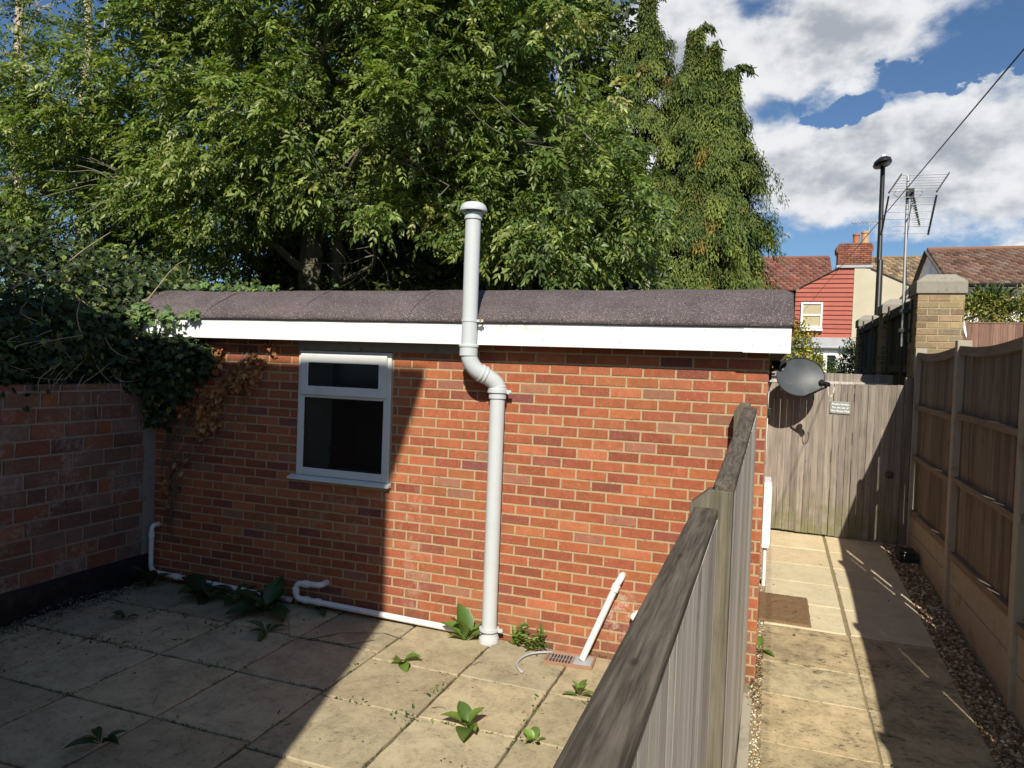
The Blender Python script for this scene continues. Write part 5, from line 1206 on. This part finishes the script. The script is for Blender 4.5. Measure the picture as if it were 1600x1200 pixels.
# --- weeds
def rosette(label, x, y, n, L, cols, up=.55, z=0.0, wr=.56, T=T_broad, cat='weed', group='weeds on the patio', name='weed', sprd=6.283, a0=0.0):
    t = np.linspace(0, sprd, n, endpoint=False)+rng.normal(0, .28, n)+a0
    n = max(5, int(n*.75)); t = t[rng.permutation(len(t))][:n]; el = rng.uniform(up*.25, up*1.7, n); D_ = np.stack([np.cos(t)*np.cos(el), np.sin(t)*np.cos(el), np.sin(el)], 1); N_ = np.stack([-np.cos(t)*np.sin(el), -np.sin(t)*np.sin(el), np.cos(el)], 1)
    P = np.tile([x, y, z+.004], (n, 1))+D_*.012; ll = L*rng.uniform(.42, 1.15, n)
    V, F, m = leaves(P, D_, N_+rng.normal(0, .15, (n, 3)), ll, ll*wr*rng.uniform(.85, 1.15, n), T)
    fb = FB(); fb.add(V, F, m, vary(cols, rng.integers(0, len(cols), n), n, .18)); o = fb.build(name, M_weed, None, base=(x, y, z), smooth=True); return tag(o, label, cat, group)
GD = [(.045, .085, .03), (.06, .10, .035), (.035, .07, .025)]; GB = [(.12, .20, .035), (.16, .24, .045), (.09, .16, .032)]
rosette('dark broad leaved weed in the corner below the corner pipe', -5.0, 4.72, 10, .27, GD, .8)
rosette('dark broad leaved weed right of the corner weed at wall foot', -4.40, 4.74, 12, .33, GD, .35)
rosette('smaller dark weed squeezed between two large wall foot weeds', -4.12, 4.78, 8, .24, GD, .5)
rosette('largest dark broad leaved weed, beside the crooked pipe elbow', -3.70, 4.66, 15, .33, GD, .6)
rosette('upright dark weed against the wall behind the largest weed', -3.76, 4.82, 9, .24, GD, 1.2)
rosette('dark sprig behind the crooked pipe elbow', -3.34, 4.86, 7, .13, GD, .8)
rosette('bright green broad leaved weed touching the soil pipe foot', -2.02, 4.80, 11, .24, GB, .85)
rosette('bright bushy weed at wall right of the soil pipe', -1.66, 4.86, 9, .16, GB, 1.1, wr=.3)
for k, (a, b, hh) in enumerate(((-1.60, 4.85, .16), (-1.45, 4.86, .14), (-1.52, 4.84, .10))):
    n_ = 26; s_ = rng.random(n_); P = np.stack([a+rng.normal(0, .018, n_), b+rng.normal(0, .012, n_)-.01, s_*hh+.01], 1); tt = rng.uniform(0, 6.28, n_)
    D_ = np.stack([np.cos(tt), np.sin(tt)-.3, rng.uniform(.1, .7, n_)], 1); V, F, m = leaves(P, D_, norm(np.array([0, -.3, 1.0])+rng.normal(0, .3, (n_, 3))), rng.uniform(.05, .08, n_), .022, T_frond)
    fb = FB(); fb.add(V, F, m, vary(GB, rng.integers(0, 3, n_), n_)); tag(fb.build('weed', M_weed, None, base=(a, b, 0)), ('leafy upright weed stem just right of the bushy wall weed', 'rightmost leafy weed stem before the gully', 'short weed stem between two taller stems by the gully')[k], 'weed', 'weeds on the patio')
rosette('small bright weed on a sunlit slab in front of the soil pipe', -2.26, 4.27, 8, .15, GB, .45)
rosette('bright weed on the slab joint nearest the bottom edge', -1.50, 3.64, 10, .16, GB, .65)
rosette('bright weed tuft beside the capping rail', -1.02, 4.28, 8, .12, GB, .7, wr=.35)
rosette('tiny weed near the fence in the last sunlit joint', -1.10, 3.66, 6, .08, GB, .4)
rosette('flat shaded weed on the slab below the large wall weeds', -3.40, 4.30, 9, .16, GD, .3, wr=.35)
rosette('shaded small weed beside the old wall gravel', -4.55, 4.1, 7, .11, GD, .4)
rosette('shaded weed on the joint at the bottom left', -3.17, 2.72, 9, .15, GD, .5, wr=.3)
rosette('green weed in the gravel at the corner of the brick wall', .01, 5.45, 7, .11, GB, .6, z=PZ(5.45))
# moss and seedlings along the joints
P = []
for xj in xs[6:-1]:
    for _ in range(300): P.append((xj+random.gauss(0, .005), random.uniform(2.2, 4.93), random.uniform(-.014, .001)))
for yj, xa, xb in ((4.36, -5.1, -2.5), (3.71, -5.1, -2.5), (3.05, -5.1, -2.5), (4.25, -2.5, -.2), (3.655, -2.5, -.2), (3.0, -2.5, -.2)):
    for _ in range(int((xb-xa)*160)): P.append((random.uniform(xa, xb), yj+random.gauss(0, .005), random.uniform(-.014, .001)))
for _ in range(1500):
    t_ = random.random(); P.append((-5.15+random.random()**2*.16, 2.6+2.3*t_, random.uniform(-.01, .015)))
for _ in range(1500): P.append((random.uniform(-5.1, -.3), 4.94-random.random()**2*.05, random.uniform(-.01, .012)))
P = np.array(P); keep = fieldnoise(P, 5.5, 2) > -.02; P = P[keep]; n_ = len(P)
V, F, m = leaves(P, norm(rng.normal(0, .8, (n_, 3))+[0, 0, .7]), norm(rng.normal(0, 1, (n_, 3))+[0, 0, .8]), rng.uniform(.006, .02, n_), rng.uniform(.005, .011, n_), T_leaflet)
fb = FB(); fb.add(V, F, m, vary([(.05, .075, .018), (.09, .13, .03), (.035, .04, .015), (.13, .2, .04)], rng.choice(4, n_, p=[.4, .25, .25, .1]), n_)); tag(fb.build('joint_moss', M_weed), 'moss and seedlings growing along the slab joints', 'moss', kind='stuff')
P = []
for cx, cy, r_, k in ((-3.75, 4.25, .12, 90), (-3.83, 3.95, .1, 50), (-4.3, 4.3, .15, 60), (-3.3, 3.7, .12, 60), (-1.83, 3.95, .05, 60), (-1.85, 3.62, .08, 110), (-2.2, 3.68, .12, 40), (-1.22, 4.1, .03, 50), (-2.5, 4.05, .04, 50), (-1.3, 3.3, .1, 30), (-2.49, 3.3, .06, 30), (-4.46, 3.7, .15, 60)):
    for _ in range(int(k*.18)): P.append((random.gauss(cx, r_), random.gauss(cy, .02 if r_ > .07 else .08), .004))
P = np.array(P); n_ = len(P); V, F, m = leaves(P, norm(rng.normal(0, .8, (n_, 3))+[0, 0, .5]), norm(rng.normal(0, .6, (n_, 3))+[0, 0, .8]), rng.uniform(.015, .045, n_), rng.uniform(.008, .018, n_), T_frond)
fb = FB(); fb.add(V, F, m, vary(GB+GD, rng.integers(0, 6, n_), n_)); tag(fb.build('seedlings', M_weed), 'small grass and seedling tufts sprouting in the joints', 'seedlings', kind='stuff')
# litter
P = []
for _ in range(90): P.append((random.uniform(-5.1, -.3), random.uniform(2.4, 4.9), .006))
for _ in range(240): P.append((-5.0+random.random()**2*.7, random.uniform(2.7, 4.6), .008))
for _ in range(60): P.append((random.gauss(-4.25, .12), random.gauss(3.72, .04), .008))
for _ in range(40): x = random.uniform(.05, 1.45); y = random.uniform(4.2, 8.6); P.append((x, y, PZ(y)+.01))
for _ in range(900): y = random.uniform(4.2, 8.6); P.append((random.uniform(1.27, 1.48), y, PZ(y)+.018))
for _ in range(260): y = random.uniform(4.6, 5.6); P.append((random.uniform(-.03, .05), y, PZ(y)+.015))
P = np.array(P); n_ = len(P); V, F, m = leaves(P, norm(rng.normal(0, 1, (n_, 3))*[1, 1, .2]), norm(rng.normal(0, .35, (n_, 3))+[0, 0, 1]), rng.uniform(.008, .03, n_), rng.uniform(.005, .016, n_), T_ivy)
fb = FB(); fb.add(V, F, m, vary([(.12, .06, .03), (.25, .12, .04), (.07, .05, .03), (.32, .22, .10)], rng.integers(0, 4, n_), n_)); tag(fb.build('leaf_litter', M_dead), 'scattered dead leaves and crumbs on the paving', 'litter', kind='stuff')
mb = MB()
for _ in range(26):
    a = Vector((random.uniform(-5, -.6), random.uniform(2.6, 4.8), .006)); an = random.uniform(0, 6.28); L_ = random.uniform(.03, .12); limb(mb, a, a+Vector((math.cos(an)*L_, math.sin(an)*L_, .004)), .002, .001, .8, 4, 5)
tag(mb.build('twigs', M_rail), 'thin dark twigs lying on the patio slabs', 'twigs', kind='stuff')
